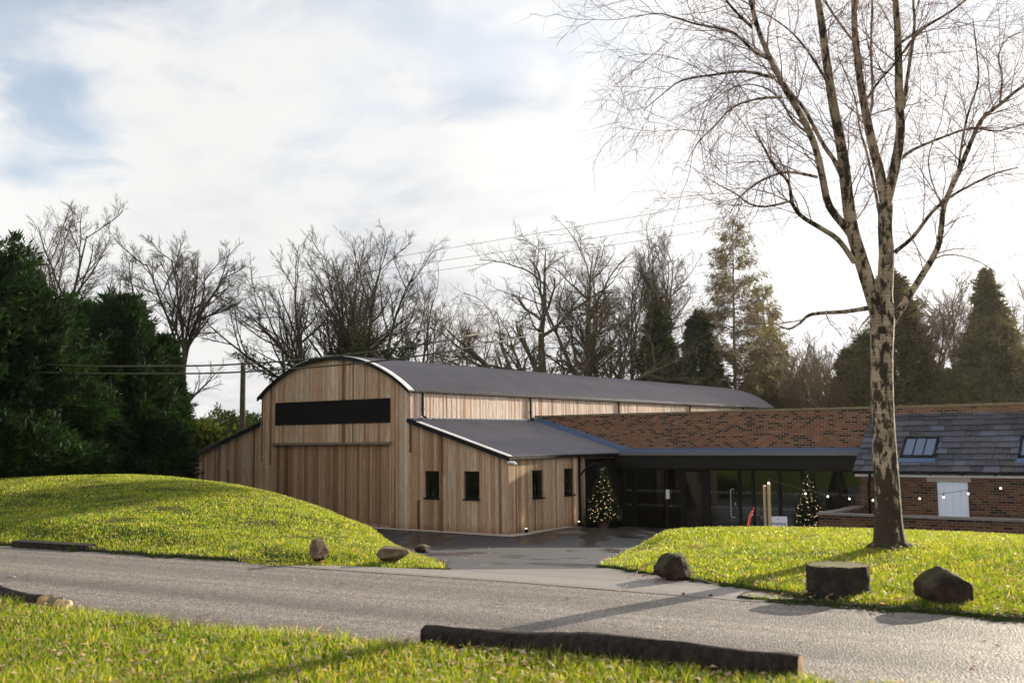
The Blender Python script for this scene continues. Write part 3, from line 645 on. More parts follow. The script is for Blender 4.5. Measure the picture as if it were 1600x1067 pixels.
# dark lining just behind the boards, with window openings left out
mb = MB()
def lining(x0, x1, z0, top0, top1): mb.hexa([(x0, .02, z0), (x1, .02, z0), (x1, .05, z0), (x0, .05, z0), (x0, .02, top0), (x1, .02, top1), (x1, .05, top1), (x0, .05, top0)])
lining(XLL+.05, XL, -.5, EAVE-.05, ZJ-.05)
N_ = 16
for i in range(N_):
    a = XL+B_*i/N_; b_ = XL+B_*(i+1)/N_; lining(a+.002, b_-.002, -.5, arc(a)-.06, arc(b_)-.06)
for a, b_, z0, z1 in ((-A_, W1[0], .0, None), (W1[1], W2[0], .0, None), (W2[1], -.06, .0, None)): lining(a, b_, z0, front_top(a+1e-4)-.06, front_top(b_)-.06)
for w_ in (W1, W2): lining(w_[0], w_[1], 0, w_[2], w_[2]); lining(w_[0], w_[1], w_[3], front_top(w_[0])-.06, front_top(w_[1])-.06)
def lin2(y0, y1, z0, z1, x=-.02): mb.box(x-.03, x, y0, y1, z0, z1)
lin2(.06, W3[0], 0, 2.44); lin2(W3[1], W4[0], 0, 2.44); lin2(W4[1], 4.2, 0, 2.44)
for w_ in (W3, W4): lin2(w_[0], w_[1], 0, w_[2]); lin2(w_[0], w_[1], w_[3], 2.44)
lin2(4.2, 5.15, -.3, 2.44, -.31); lin2(.05, LEN-.05, ZJ-.1, ZS-.05, -A_-.01)
mb.box(-3.9, -.1, 3.2, 3.23, 0, 2.4); mb.box(-4.15, -4.1, .1, 7.5, 0, 3.4); mb.box(-4.1, -.1, .1, 7.5, -.03, -.01)
barn.part(mb, 'wall_lining', M['void'])
# windows
def window(x0, x1, z0, z1, Pm, flip):
    m = MB(); t = .045; d0, d1 = -.10, -.06
    def bx(a, b_, da, db, za, zb, mm):
        p, q = Pm(a, da, za), Pm(b_, db, zb); mm.box(p[0], q[0], p[1], q[1], p[2], q[2])
    bx(x0, x0+t, d0, d1, z0, z1, m); bx(x1-t, x1, d0, d1, z0, z1, m); bx(x0+t, x1-t, d0, d1, z1-t, z1, m); bx(x0+t, x1-t, d0, d1, z0, z0+t, m)
    w_ = barn.part(m, 'window', M['black'])
    g_ = MB(); bx(x0+t, x1-t, -.083, -.078, z0+t, z1-t, g_); g_.build('pane', M['glass'], w_)
    s_ = MB(); bx(x0-.03, x1+.03, -.06, .065, z0-.03, z0+.002, s_); bx(x0-.03, x1+.03, .05, .065, z0-.045, z0-.03, s_); s_.build('sill', M['black'], w_)
    r_ = MB(); e = .012
    bx(x0-e, x0, -.1, .02, z0, z1, r_); bx(x1, x1+e, -.1, .02, z0, z1, r_); bx(x0-e, x1+e, -.1, .03, z1, z1+e, r_); r_.build('reveal', M['reveal'], w_)
for w_ in (W1, W2): window(*w_, Pf, 0)
for w_ in (W3, W4): window(*w_, Ps, 0)
# things glimpsed on the window ledges belong to the room: a small plant and a card are left as separate things below
# louvre
m = MB(); x0, x1, z0, z1 = LV
m.box(x0, x0+.04, -.05, .02, z0, z1); m.box(x1-.04, x1, -.05, .02, z0, z1); m.box(x0+.04, x1-.04, -.05, .02, z1-.04, z1); m.box(x0+.04, x1-.04, -.05, .02, z0, z0+.04)
lo = barn.part(m, 'louvre_vent', M['black']); sl_ = MB(); k = z0+.05
while k < z1-.07:
    sl_.hexa([(x0+.04, -.045, k), (x1-.04, -.045, k), (x1-.04, .0, k+.045), (x0+.04, .0, k+.045), (x0+.04, -.045, k+.008), (x1-.04, -.045, k+.008), (x1-.04, .0, k+.053), (x0+.04, .0, k+.053)], .5); k += .052
sl_.build('slats', M['black'], lo)
# sliding door under its weathered rail
x0, x1, z0, z1 = DR
barn.part(boards(x0+.03, x1-.03, z0, lambda x: z1, lambda s, d, z: (s, .012-d, z), seed=31, edges=(-10.5, -9.1, -7.6, -6.1)), 'sliding_door', M['wood_door'])
for a in (x0-.06, x1-.06): barn.part(MB().box(a, a+.12, -.045, -.004, .02, 2.93), 'door_jamb', M['wood_door'])
barn.part(MB().box(x0-.1, x1+.05, -.16, -.035, 2.93, 3.02, .5), 'door_rail', M['beam'])
# roofs with real corrugations
def corr(name, prof, y0, y1, mat, wl=.0775, amp=.012, lap=4, wave_ax='y', parent_label=None, th=.02):
    """prof: list of (x, z, nx, nz)"""
    n = int((y1-y0)/wl*6); ys = np.linspace(y0, y1, n+1); k = np.cos((ys-y0)/wl*2*math.pi)*amp
    lapm = ((ys-y0) % (wl*lap)) < wl*.55; k = k+lapm*.021
    P = np.array(prof); V = np.stack([P[:, None, 0]+P[:, None, 2]*k[None], np.repeat(ys[None], len(P), 0), P[:, None, 1]+P[:, None, 3]*k[None]], -1)
    idx = np.arange(V.shape[0]*V.shape[1]).reshape(V.shape[:2]); f = np.stack([idx[:-1, :-1], idx[1:, :-1], idx[1:, 1:], idx[:-1, 1:]], -1).reshape(-1, 4)
    o = link(name, V.reshape(-1, 3), f, mat, barn.e, smooth=True, loc=barn.o)
    md = o.modifiers.new('solid', 'SOLIDIFY'); md.thickness = .006; return o
a0 = math.asin((B_/2+.10)/RAD); pr = []
for i in range(37):
    t = -a0+2*a0*i/36; pr.append((XC+(RAD+.045)*math.sin(t), ZA-RAD+(RAD+.045)*math.cos(t), math.sin(t), math.cos(t)))
corr('roof', pr, -.10, LEN+.1, M['roof'])
sl = math.atan2(ZJ-EAVE, A_); nx, nz = math.sin(sl), math.cos(sl)
def slope_pts(x): return EAVE+(ZJ-EAVE)*(-x/A_)+.045
YW = 7.64
corr('lean_to_roof', [(x, slope_pts(x), nx, nz) for x in np.linspace(-A_+.02, .12, 14)], -.10, YW-.02, M['roof'])
corr('lean_to_roof', [(XL-d, slope_pts(-(A_-d)), -nx, nz) for d in np.linspace(.02, A_+.12, 14)], -.10, LEN, M['roof'])
# soffit lining under roofs so no light leaks
mb = MB()
def strip_prof(pts, y0, y1, th, mm):
    for (xa, za), (xb, zb) in zip(pts[:-1], pts[1:]):
        mm.hexa([(xa, y0, za-th), (xb, y0, zb-th), (xb, y1, zb-th), (xa, y1, za-th), (xa, y0, za), (xb, y0, zb), (xb, y1, zb), (xa, y1, za)], .5)
arcp = [(XC+(RAD+.018)*math.sin(-a0+2*a0*i/28), ZA-RAD+(RAD+.018)*math.cos(-a0+2*a0*i/28)) for i in range(29)]
strip_prof(arcp, -.06, LEN+.06, .03, mb)
strip_prof([(-A_, slope_pts(-A_)-.03), (.08, slope_pts(.08)-.03)], -.06, YW-.03, .03, mb)
strip_prof([(XLL-.08, slope_pts(-A_-0+0)*0+slope_pts(.08)-.03), (XL, slope_pts(-A_)-.03)], -.06, LEN, .03, mb)
barn.part(mb, 'roof_lining', M['void'])
# black verge trims along the front edge, sunlight on the roof edge coloured in as a pale strip
mb = MB()
arcq = [(XC+(RAD+.05)*math.sin(-a0+2*a0*i/36), ZA-RAD+(RAD+.05)*math.cos(-a0+2*a0*i/36)) for i in range(37)]
strip_prof(arcq, -.17, -.105, .13, mb)
strip_prof([(-A_+.0, slope_pts(-A_)+.0), (.13, slope_pts(.13))], -.17, -.105, .14, mb)
strip_prof([(XLL-.13, slope_pts(.13)), (XL, slope_pts(-A_))], -.17, -.105, .14, mb)
barn.part(mb, 'verge_trim', M['black'])
mb = MB()
arcr = [(XC+(RAD+.066)*math.sin(-a0+2*a0*i/36), ZA-RAD+(RAD+.066)*math.cos(-a0+2*a0*i/36)) for i in range(37)]
strip_prof(arcr[10:], -.175, .09, .010, mb)
strip_prof([(-A_+.45, slope_pts(-A_+.45)+.022), (.13, slope_pts(.13)+.022)], -.175, .06, .010, mb)
barn.part(mb, 'sunlit_verge_strip', M['alu'], label='pale strip whitened for the sun on the roof edge')
# gutters and downpipes
mb = MB(); mb.box(-A_+.02, -A_+.13, -.12, LEN+.1, ZS-.075, ZS+.005)
gt = barn.part(mb, 'gutter', M['black'])
mb = MB(); mb.box(.035, .15, -.12, YW-.05, EAVE-.09, EAVE-.005); barn.part(mb, 'gutter', M['black'])
mb = MB(); mb.box(-A_+.015, -A_+.09, .1, YW-.05, ZJ-.015, ZJ+.075); barn.part(mb, 'roof_flashing', M['lead'])
for y in (.62, 7.30, 14.5, 22., 29.):
    m = MB().tube([(-A_+.075, y, ZS-.06), (-A_+.075, y, ZJ+.17), (-A_+.12, y, ZJ+.10), (-A_+.22, y+.02, ZJ+.08)], .042, 8)
    m.box(-A_+.02, -A_+.12, y-.06, y+.06, ZJ+.36, ZJ+.39); barn.part(m, 'downpipe', M['black'], smooth=False)
# porch post with a curved brace
px_ = MB().box(-.075, .055, 4.18, 4.31, -.12, 2.42); po = barn.part(px_, 'post', M['black'])
MB().tube([(0., 4.30, 1.72), (0., 4.55, 1.86), (0., 4.85, 2.02), (0., 5.3, 2.13), (0., 5.9, 2.16)], .035, 8).build('brace', M['black'], po)
# camera on the corner of the lean-to
cc_ = Thing('security_camera', .09, -.02, 2.30, label='small white security camera under the eave at the lean-to corner', cat='camera')
m = MB().box(.03, .07, -.02, .06, 2.31, 2.41); m.tube([(.07, .01, 2.36), (.12, -.02, 2.35)], .02, 8); cc_.part(m, 'bracket', M['white'])
m = MB().tube([(.04, -.10, 2.33), (.26, .02, 2.30)], .045, 12); m.ball((.26, .02, 2.275), .05, 12, 8); cc_.part(m, 'housing', M['white'], smooth=True)
# ground uplights
for i, (y, x) in enumerate(((.72, .16), (3.92, .18))):
    t_ = Thing('uplight', x, y, 0, label=('small black uplight glowing at the foot of the lean-to wall near its outer corner', 'small lit spotlight at the foot of the wall beside the porch post')[i], cat='light', group='uplights along the lean-to wall')
    m = MB().box(x-.05, x+.05, y-.05, y+.05, .0, .03); m.tube([(x+.03, y, .03), (x+.01, y, .16)], .05, 10); t_.part(m, 'lamp_body', M['black'])
    t_.part(MB().tube([(x+.009, y, .161), (x+.007, y, .168)], .042, 10), 'lens', M['lampglow'])
    L = bpy.data.lights.new('uplight_beam', 'SPOT'); L.energy = 2.2; L.color = (1, .62, .30); L.spot_size = R(60); L.spot_blend = .9; L.shadow_soft_size = .03
    lo_ = bpy.data.objects.new('lamp', L); COL.objects.link(lo_); lo_.parent = t_.e; lo_.location = (.0, 0, .19)
    lo_.rotation_euler = Vector((.25, 0, -1)).to_track_quat('-Z', 'Y').to_euler(); lo_.rotation_euler = (R(180), R(-13), 0)

# ---- brick building behind, with the glazed entrance under a lead canopy
ZW, ZF = 4.0, 2.67; GY = 7.95; FZ = -.33; XR = 24.
bb = Thing('brick_building', 8, 9, 0, label='long red brick building with mottled dark bricks and a glazed entrance', cat='building')
mb = MB(); mb.box(-A_+.12, XR, YW, YW+.22, 2.35, ZW-.05); mb.box(XR-.2, XR, YW+.22, 16, -.5, ZW-.05); mb.box(-A_+.12, XR, 15.8, 16, -.5, ZW-.05)
mb.box(9.55, XR-.2, YW, YW+.22, -1., 2.35); bb.part(mb, 'wall', M['brick'])
mb = MB(); x = -A_+.06
while x < XR:
    x2 = min(x+.62, XR+.05); mb.box(x+.003, x2-.003, YW-.04, YW+.26, ZW-.05+random.uniform(-.002, .002), ZW+.012+random.uniform(-.005, .005)); x = x2
bb.part(mb, 'coping', M['mosscoping'])
mb = MB(); mb.box(-A_+.3, XR-.3, YW+.23, 15.7, 3.1, 3.2); bb.part(mb, 'flat_roof', M['flat_roof'])
# stepped lead flashing where the lean-to roof meets the wall
mb = MB(); n = 17
for i in range(n):
    xa = -A_+.14+(A_+.2)*i/n; xb = -A_+.14+(A_+.2)*(i+1)/n; zt = slope_pts(xa)+.16
    mb.hexa([(xa, YW-.022, slope_pts(xa)-.03), (xb, YW-.022, slope_pts(xb)-.03), (xb, YW-.003, slope_pts(xb)-.03), (xa, YW-.003, slope_pts(xa)-.03), (xa, YW-.022, zt), (xb, YW-.022, zt), (xb, YW-.003, zt), (xa, YW-.003, zt)])
mb.hexa([(-A_+.1, YW-.20, slope_pts(-A_+.1)+.015), (.16, YW-.20, slope_pts(.16)+.015), (.16, YW-.02, slope_pts(.16)+.015), (-A_+.1, YW-.02, slope_pts(-A_+.1)+.015), (-A_+.1, YW-.20, slope_pts(-A_+.1)+.03), (.16, YW-.20, slope_pts(.16)+.03), (.16, YW-.02, slope_pts(.16)+.10), (-A_+.1, YW-.02, slope_pts(-A_+.1)+.10)])
bb.part(mb, 'stepped_flashing', M['lead'])
x0c, x1c = -.05, 9.6
mb = MB(); x = x0c
while x < x1c:
    xb = min(x+1.5, x1c); mb.hexa([(x+.003, YW-.62, ZF-.15), (xb-.003, YW-.62, ZF-.15), (xb-.003, YW-.003, ZF-.06), (x+.003, YW-.003, ZF-.06), (x+.003, YW-.62, ZF-.13), (xb-.003, YW-.62, ZF-.13), (xb-.003, YW-.003, ZF+.0), (x+.003, YW-.003, ZF+.0)]); x = xb
bb.part(mb, 'canopy', M['lead'])
mb = MB().box(x0c+.1, x1c, YW-.74, YW-.63, ZF-.26, ZF-.155); bb.part(mb, 'gutter', M['greymetal'])
mb = MB().box(x0c-.1, x1c+.2, YW-.60, YW-.02, 1.95, ZF-.17); mb.box(-.3, x1c+.6, YW-.02, 12, 2.25, 2.34); bb.part(mb, 'soffit', M['black'])
# glazed front
zt_, zb_ = 1.86, FZ
ml = [-.28]+[bx_at(p, GY) for p in (971, 988, 1036, 1062, 1101, 1150, 1171, 1212, 1248, 1304, 1350)]
m = MB().box(-.3, ml[-1]+.1, GY-.05, GY+.05, zt_, 2.3)
for i, x in enumerate(ml):
    w_ = .05 if i not in (4, 5) else .085; m.box(x-w_, x+w_, GY-.05, GY+.05, zb_, zt_-.001)
m.box(-.3, ml[-1]+.1, GY-.049, GY+.049, zb_-.03, zb_+.06)
fr = bb.part(m, 'glazing_frame', M['black'])
for i in range(len(ml)-1):
    a, b_ = ml[i], ml[i+1]; door = i in (4,)
    if door:
        d = MB(); a2, b2, yy = a+.09, b_-.09, GY-.02
        d.box(a2, a2+.05, yy-.03, yy+.02, zb_+.07, zt_-.02); d.box(b2-.17, b2, yy-.03, yy+.02, zb_+.07, zt_-.02); d.box(a2+.05, b2-.17, yy-.03, yy+.02, zt_-.07, zt_-.02); d.box(a2+.05, b2-.17, yy-.03, yy+.02, zb_+.07, zb_+.17)
        do = bb.part(d, 'door', M['black']); MB().box(a2+.05, b2-.17, yy-.004, yy+.004, zb_+.17, zt_-.07).build('pane', M['glass'], do)
        hx = bx_at(1136, GY-.1); MB().tube([(hx+.10, GY-.05, 1.19), (hx+.03, GY-.12, 1.19), (hx, GY-.12, 1.15), (hx, GY-.12, .24), (hx+.03, GY-.12, .19), (hx+.10, GY-.05, .19)], .018, 8).build('handle', M['steel'], do)
        MB().box(hx+.12, hx+.15, GY-.065, GY-.05, .62, .72).build('lock', M['steel'], do)
    else:
        bb.part(MB().box(a+.055, b_-.055, GY-.006, GY+.006, zb_+.06, zt_), 'pane', M['glass'])
# two rows of small dashes that mark the glass
m, t = newmat('glass_marking'); finish(t, (.16, .16, .13), .6); M['dash'] = m
mb = MB()
for z in (1.06, .52):
    for a, b_ in zip(ml[:-1], ml[1:]):
        x = a+.12
        while x < b_-.12: mb.box(x, x+.022, GY-.012, GY-.008, z-.04+random.uniform(-.01, .01), z+.045); x += .088
bb.part(mb, 'glass_marking', M['dash'], kind='stuff')
# room behind the glass
mb = MB().box(-.3, 9.8, 12.4, 12.5, -.4, 2.3); mb.box(9.8, 9.9, GY, 12.5, -.4, 2.3); bb.part(mb, 'inner_wall', M['plaster']); bb.part(MB().box(-.4, -.3, 5.16, 12.5, -.45, 2.3), 'side_panel', M['black'])
bb.part(MB().box(-.4, 9.9, GY+.05, 12.5, -.42, -.34), 'floor', M['coping'])
rm = Thing('notice', bx_at(1039, GY-.03), GY, .9, label='small pale notice fixed to the dark glass left of the door', cat='notice')
xx = bx_at(1039, GY-.03); rm.part(MB().box(xx-.07, xx+.07, GY-.075, GY-.06, .78, 1.12), 'card', M['white'])
for i, (xa, zc) in enumerate(((bx_at(1330, 9.2), .35),)):
    ch = Thing('chair', xa, 9.2, -.34, label='wooden chair seen dimly behind the rightmost glass pane', cat='chair')
    m = MB().box(xa-.22, xa+.22, 9., 9.42, .10, .14); ch.part(m, 'seat', M['beam'])
    for dx in (-.19, .19):
        for dy in (9.03, 9.39): ch.part(MB().box(xa+dx-.02, xa+dx+.02, dy-.02, dy+.02, -.34, .099), 'leg', M['beam'])
    mm = MB()
    for dx in (-.2, -.1, 0, .1, .2): mm.box(xa+dx-.015, xa+dx+.015, 9.38, 9.41, .141, .62)
    mm.box(xa-.22, xa+.22, 9.375, 9.415, .621, .70); ch.part(mm, 'backrest', M['beam'])

# ---- slate roofed range in front of it
SX, SY = 9.5, 5.6
sbd = Thing('outbuilding', 14, SY, -1, label='low old brick outbuilding with a slate roof and white shutter', cat='building')
wx0, wx1 = bx_at(1455, SY), bx_at(1503, SY); wz0, wz1 = .35, 1.66
mb = MB(); YB = SY+.2
mb.box(SX, wx0, SY, YB, -1.2, 1.80); mb.box(wx1, XR, SY, YB, -1.2, 1.80); mb.box(wx0, wx1, SY, YB, -1.2, wz0)
mb.box(SX, SX+.2, YB, YW, -1.2, 1.8); mb.hexa([(SX, SY+.3, 1.8), (SX+.2, SY+.3, 1.8), (SX+.2, YW-.002, 1.8), (SX, YW-.002, 1.8), (SX, SY+.3, 1.9), (SX+.2, SY+.3, 1.9), (SX+.2, YW-.002, 3.45), (SX, YW-.002, 3.45)])
sbd.part(mb, 'wall', M['brick_old'])
sbd.part(MB().box(bx_at(1440, SY), bx_at(1508, SY), SY-.006, SY+.19, wz1, 1.80), 'lintel', M['stone'])
m = MB(); n = 4
for i in range(n):
    a = wx0+(wx1-wx0)*i/n; m.box(a+.002, a+(wx1-wx0)/n-.002, SY+.03, SY+.06+.002*(i % 2), wz0, wz1)
sh = sbd.part(m, 'shutter', M['greywhite'])
for fx in (.22, .5, .78): MB().box(wx0+(wx1-wx0)*fx-.015, wx0+(wx1-wx0)*fx+.015, SY+.015, SY+.03, wz1-.30, wz1-.17).build('hinge', M['greywhite'], sh)
ys0, zs0, ys1, zs1 = SY-.20, 1.95, YW-.03, 3.68
RL = math.hypot(ys1-ys0, zs1-zs0); ey, ez = (ys1-ys0)/RL, (zs1-zs0)/RL; ny, nz_ = -ez, ey
def RP(x, s, h): return (x, ys0+ey*s+ny*h, zs0+ez*s+nz_*h)
skl = [(bx_at(1404, 6.2), bx_at(1452, 6.2)), (bx_at(1586, 6.2), bx_at(1586, 6.2)+1.02), ]
skl = [(skl[0][0], skl[0][0]+1.02), skl[1]]
ss0, ss1 = .62, 1.62
mb = MB(); rows = 10; eh = RL/rows; rg = random.Random(4)
for r_ in range(rows):
    s0_ = r_*eh; x = 9.33-rg.uniform(0, .25)
    while x < XR:
        ww_ = rg.uniform(.34, .56); a, b_ = max(x, 9.33), x+ww_; x = b_
        if b_-a < .05: continue
        cov = [(p, q) for p, q in skl if b_ > p+.01 and a < q-.01 and s0_+eh*.5 > ss0-.0 and s0_+eh*.5 < ss1]
        parts_ = [(a, b_)]
        if cov:
            p, q = cov[0]; parts_ = [(a, min(b_, p))]*(a < p-.03)+[(max(a, q), b_)]*(b_ > q+.03)
        for (a_, c_) in parts_:
            j = rg.uniform(-.006, .006); h1 = rg.uniform(.036, .052); sa = s0_-.01+j; sb_ = s0_+eh*1.12
            if sb_ > RL: sb_ = RL
            P_ = [RP(a_+.009, sa, h1-.014), RP(c_-.009, sa, h1-.014), RP(c_-.009, sb_, .0), RP(a_+.009, sb_, .0), RP(a_+.003, sa, h1), RP(c_-.009, sa, h1), RP(c_-.009, sb_, .007), RP(a_+.009, sb_, .007)]
            mb.hexa(P_)
ro = sbd.part(mb, 'roof', M['slate'])
u_ = MB(); u_.hexa([RP(9.36, 0.02, -.06), RP(XR, 0.02, -.06), RP(XR, RL, -.06), RP(9.36, RL, -.06), RP(9.36, 0.02, -.012), RP(XR, 0.02, -.012), RP(XR, RL, -.012), RP(9.36, RL, -.012)]); u_.build('roof_boarding', M['void'], ro)
m = MB(); x = 9.5
while x < XR: m.box(x+.004, min(x+.5, XR)-.004, ys1-.09, ys1+.02, zs1-.02+rg.uniform(-.004, .004), zs1+.055+rg.uniform(-.006, .006)); x += .5
m.build('ridge_tiles', M['slate'], ro)
sbd.part(MB().box(9.36, XR, SY-.05, SY-.003, 1.79, 1.915), 'fascia', M['white'])
m = MB().box(9.33, XR, SY-.19, SY-.06, 1.875, 1.935); k = 9.8
while k < XR: m.box(k-.02, k+.02, SY-.075, SY-.052, 1.84, 1.875); k += .9
sbd.part(m, 'gutter', M['black'])
dxp = bx_at(1352, SY-.1); sbd.part(MB().tube([(dxp, SY-.12, 1.9), (dxp, SY-.09, 1.74), (dxp-.05, SY-.07, 1.6), (dxp-.05, SY-.07, -1.)], .045, 10), 'downpipe', M['black'], smooth=True)
for (p, q) in skl:
    m = MB(); sa, sb_ = ss0, ss1
    def rb(xa, xb, s_a, s_b, h0, h1, mm): mm.hexa([RP(xa, s_a, h0), RP(xb, s_a, h0), RP(xb, s_b, h0), RP(xa, s_b, h0), RP(xa, s_a, h1), RP(xb, s_a, h1), RP(xb, s_b, h1), RP(xa, s_b, h1)])
    rb(p, p+.06, sa, sb_, -.05, .075, m); rb(q-.06, q, sa, sb_, -.05, .075, m); rb(p+.06, q-.06, sb_-.06, sb_, -.05, .075, m); rb(p+.06, q-.06, sa, sa+.1, -.05, .075, m)
    for f in (1/3, 2/3): rb(p+.06+(q-p-.12)*f-.015, p+.06+(q-p-.12)*f+.015, sa+.1, sb_-.06, .02, .073, m)
    sk = sbd.part(m, 'skylight', M['black'])
    for i in range(3):
        gg = MB(); w3 = (q-p-.12)/3; rb(p+.06+w3*i+.016, p+.06+w3*(i+1)-.016, sa+.1, sb_-.06, .045, .052, gg); gg.build('pane', M['skyglass'], sk)
    bl = MB(); rb(p+.02, q-.02, sa+.02, sb_-.02, -.04, -.02, bl); bl.build('blind', M['plaster'], sk)
    le = MB(); rb(p-.03, q+.03, sa-.20, sa-.003, .028, .036, le); le.build('flashing', M['lead'], sk)

# ---- low wall round the sunken terrace
lw = Thing('low_brick_wall', 14, 2.3, -1.3, label='low brick garden wall with pale coping behind the birch', cat='wall')
LX, LY, LZ = 9.32, 2.19, -.0
ztop = .88
mb = MB().box(LX, XR, LY, LY+.22, -1.3, ztop-.06); mb.box(LX+.0, LX+.22, LY+.22, 5.6, -1.3, ztop-.06); lw.part(mb, 'wall', M['brick_old'])
mb = MB(); x = LX-.05
while x < XR: mb.box(x+.003, min(x+.9, XR)-.003, LY-.05, LY+.27, ztop-.059, ztop+random.uniform(-.004, .004)); x += .9
y = LY+.271
while y < 5.5: mb.box(LX-.05, LX+.27, y+.003, min(y+.9, 5.59), ztop-.059, ztop+random.uniform(-.004, .004)); y += .9
lw.part(mb, 'coping', M['coping'])
# ------------------------------------------------------------------ tubes in bulk, trees
def rnd_unit(rg):
    z = rg.uniform(-1, 1); a = rg.uniform(0, 2*math.pi); q = math.sqrt(1-z*z); return Vector((q*math.cos(a), q*math.sin(a), z))
def tubes_mesh(name, polys, mat, parent=None, big=.04, smooth=True):
    """polys: list of (points, radii); grouped by length and side count and built in bulk"""
    groups = {}
    for P, r in polys:
        n = 9 if r[0] > big*3 else 6 if r[0] > big else 4 if r[0] > big*.4 else 3
        groups.setdefault((len(P), n), []).append((P, r))
    VV, QQ, off = [], [], 0
    for (m, n), L in groups.items():
        P = np.array([[tuple(p) for p in a] for a, _ in L]); r = np.array([b for _, b in L])
        T = np.empty_like(P); T[:, 1:-1] = P[:, 2:]-P[:, :-2]; T[:, 0] = P[:, 1]-P[:, 0]; T[:, -1] = P[:, -1]-P[:, -2]
        T /= np.linalg.norm(T, axis=2, keepdims=True)+1e-9
        D0 = P[:, -1]-P[:, 0]; ref = np.where(np.abs(D0[:, 2:3]) > .7*np.linalg.norm(D0, axis=1, keepdims=True), np.array([[1., 0, 0]]), np.array([[0, 0, 1.]]))[:, None]
        a = np.cross(np.broadcast_to(ref, T.shape), T); a /= np.linalg.norm(a, axis=2, keepdims=True)+1e-9; c = np.cross(T, a)
        th = 2*math.pi*np.arange(n)/n
        V = P[:, :, None]+(a[:, :, None]*np.cos(th)[None, None, :, None]+c[:, :, None]*np.sin(th)[None, None, :, None])*r[:, :, None, None]
        idx = np.arange(V.shape[0]*m*n).reshape(V.shape[0], m, n)+off; nx_ = np.roll(idx, -1, 2)
        QQ.append(np.stack([idx[:, :-1], nx_[:, :-1], nx_[:, 1:], idx[:, 1:]], -1).reshape(-1, 4)); VV.append(V.reshape(-1, 3)); off += V.shape[0]*m*n
    return link(name, np.concatenate(VV), np.concatenate(QQ), mat, parent, smooth)
def wander(rg, p, d, L, n, wob, trop, bend=None):
    pts = [p.copy()]; d = d.normalized(); st = L/n
    for i in range(n):
        d = (d+rnd_unit(rg)*wob+Vector((0, 0, trop))).normalized() if bend is None else (d+rnd_unit(rg)*wob+Vector((0, 0, trop))+bend/n).normalized()
        p = p+d*st; pts.append(p.copy())
    return pts
def radii(r0, r1, n, pw=1.): return [r0+(r1-r0)*(i/n)**pw for i in range(n+1)]
def side_dir(rg, d, ang):
    o = d.orthogonal().normalized(); o.rotate(Matrix.Rotation(rg.uniform(0, 2*math.pi), 3, d)); return (d*math.cos(ang)+o*math.sin(ang)).normalized()
def along(pts, f):
    x = f*(len(pts)-1); i = min(int(x), len(pts)-2); t = x-i; return pts[i].lerp(pts[i+1], t), (pts[i+1]-pts[i]).normalized()
def grow(rg, out, pts, r0, r1, L, lev, P):
    """children along one branch; P: per-level dicts"""
    if lev >= len(P): return
    q = P[lev]; n = q['n'] if isinstance(q['n'], int) else max(2, int(q['n']*L))
    for i in range(n):
        f = q['f0']+(1-q['f0'])*(i+rg.random())/n; f = min(f, .995)
        p, d = along(pts, f); rr = r0+(r1-r0)*f
        Lc = L*q['len']*(1-q.get('tp', .5)*f)*rg.uniform(.6, 1.25); Lc = max(Lc, q.get('min', .2))
        cd = side_dir(rg, d, R(rg.uniform(*q['ang'])))
        cd = (cd+Vector((0, 0, q.get('up', 0)))).normalized()
        ra = max(min(rr*q['rr'], rr*.9, q.get('rmax', 1.)), q.get('rmin', .005)); rb = max(ra*q.get('rt', .35), q.get('rmin', .005)*.7); ns = q['seg']
        cp_ = wander(rg, p, cd, Lc, ns, q['wob'], q['trop']); out.append((cp_, radii(ra, rb, ns)))
        grow(rg, out, cp_, ra, rb, Lc, lev+1, P)
def base_at(px, v, dz=0.):
    p = at(px, 700, v); return Vector((p.x, v, float(Hraw(np.array([p.x]), np.array([v]))[0])+dz))
BARE = [dict(n=11, f0=.12, len=.58, ang=(28, 60), rr=.62, rt=.3, seg=8, wob=.12, trop=.05, up=.12, rmin=.03, tp=.45),
        dict(n=8, f0=.18, len=.50, ang=(25, 55), rr=.5, seg=6, wob=.13, trop=.05, rmin=.015, tp=.4),
        dict(n=6, f0=.2, len=.50, ang=(22, 50), rr=.5, seg=4, wob=.14, trop=.05, rmin=.0085, tp=.3),
        dict(n=4, f0=.25, len=.55, ang=(18, 42), rr=.5, seg=3, wob=.12, trop=.04, rmin=.0048, tp=.3)]
def lv(base, **over):
    out = [dict(q) for q in base]
    for k, v in over.items():
        for i, x in enumerate(v):
            if x is not None and i < len(out): out[i][k] = x
    return out
def leaf_cloud(name, C, size, mat, parent=None, nper=6, droop=0., out=None, long=1.6, seed=0, outw=1., wide=.22):
    """fans of small pointed leaves; C (n,3) centres, out (n,3) outward directions"""
    r = np.random.default_rng(seed); C = np.asarray(C); n = len(C); out = np.asarray(out) if out is not None else r.normal(size=(n, 3))
    out = out/(np.linalg.norm(out, axis=1, keepdims=True)+1e-9)
    k = nper; dirs = out[:, None]*outw+r.normal(size=(n, k, 3))*.55; dirs[:, :, 2] -= droop; dirs /= np.linalg.norm(dirs, axis=2, keepdims=True)
    up = r.normal(size=(n, k, 3)); w_ = np.cross(dirs, up); w_ /= np.linalg.norm(w_, axis=2, keepdims=True)+1e-9
    s = size*(.5+.9*r.random((n, k, 1))); b = C[:, None]+r.normal(size=(n, k, 3))*size*.25
    V = np.stack([b, b+dirs*s*.5+w_*s*wide, b+dirs*s*long*.62, b+dirs*s*.5-w_*s*wide], 2).reshape(-1, 3)
    q = np.arange(n*k)*4; f = np.c_[q, q+1, q+2, q+3]
    rn = np.repeat(np.clip(r.random(n)*.8+r.random(n)*.2, 0, 1), k)
    return link(name, V, f, mat, parent, rnd=rn)
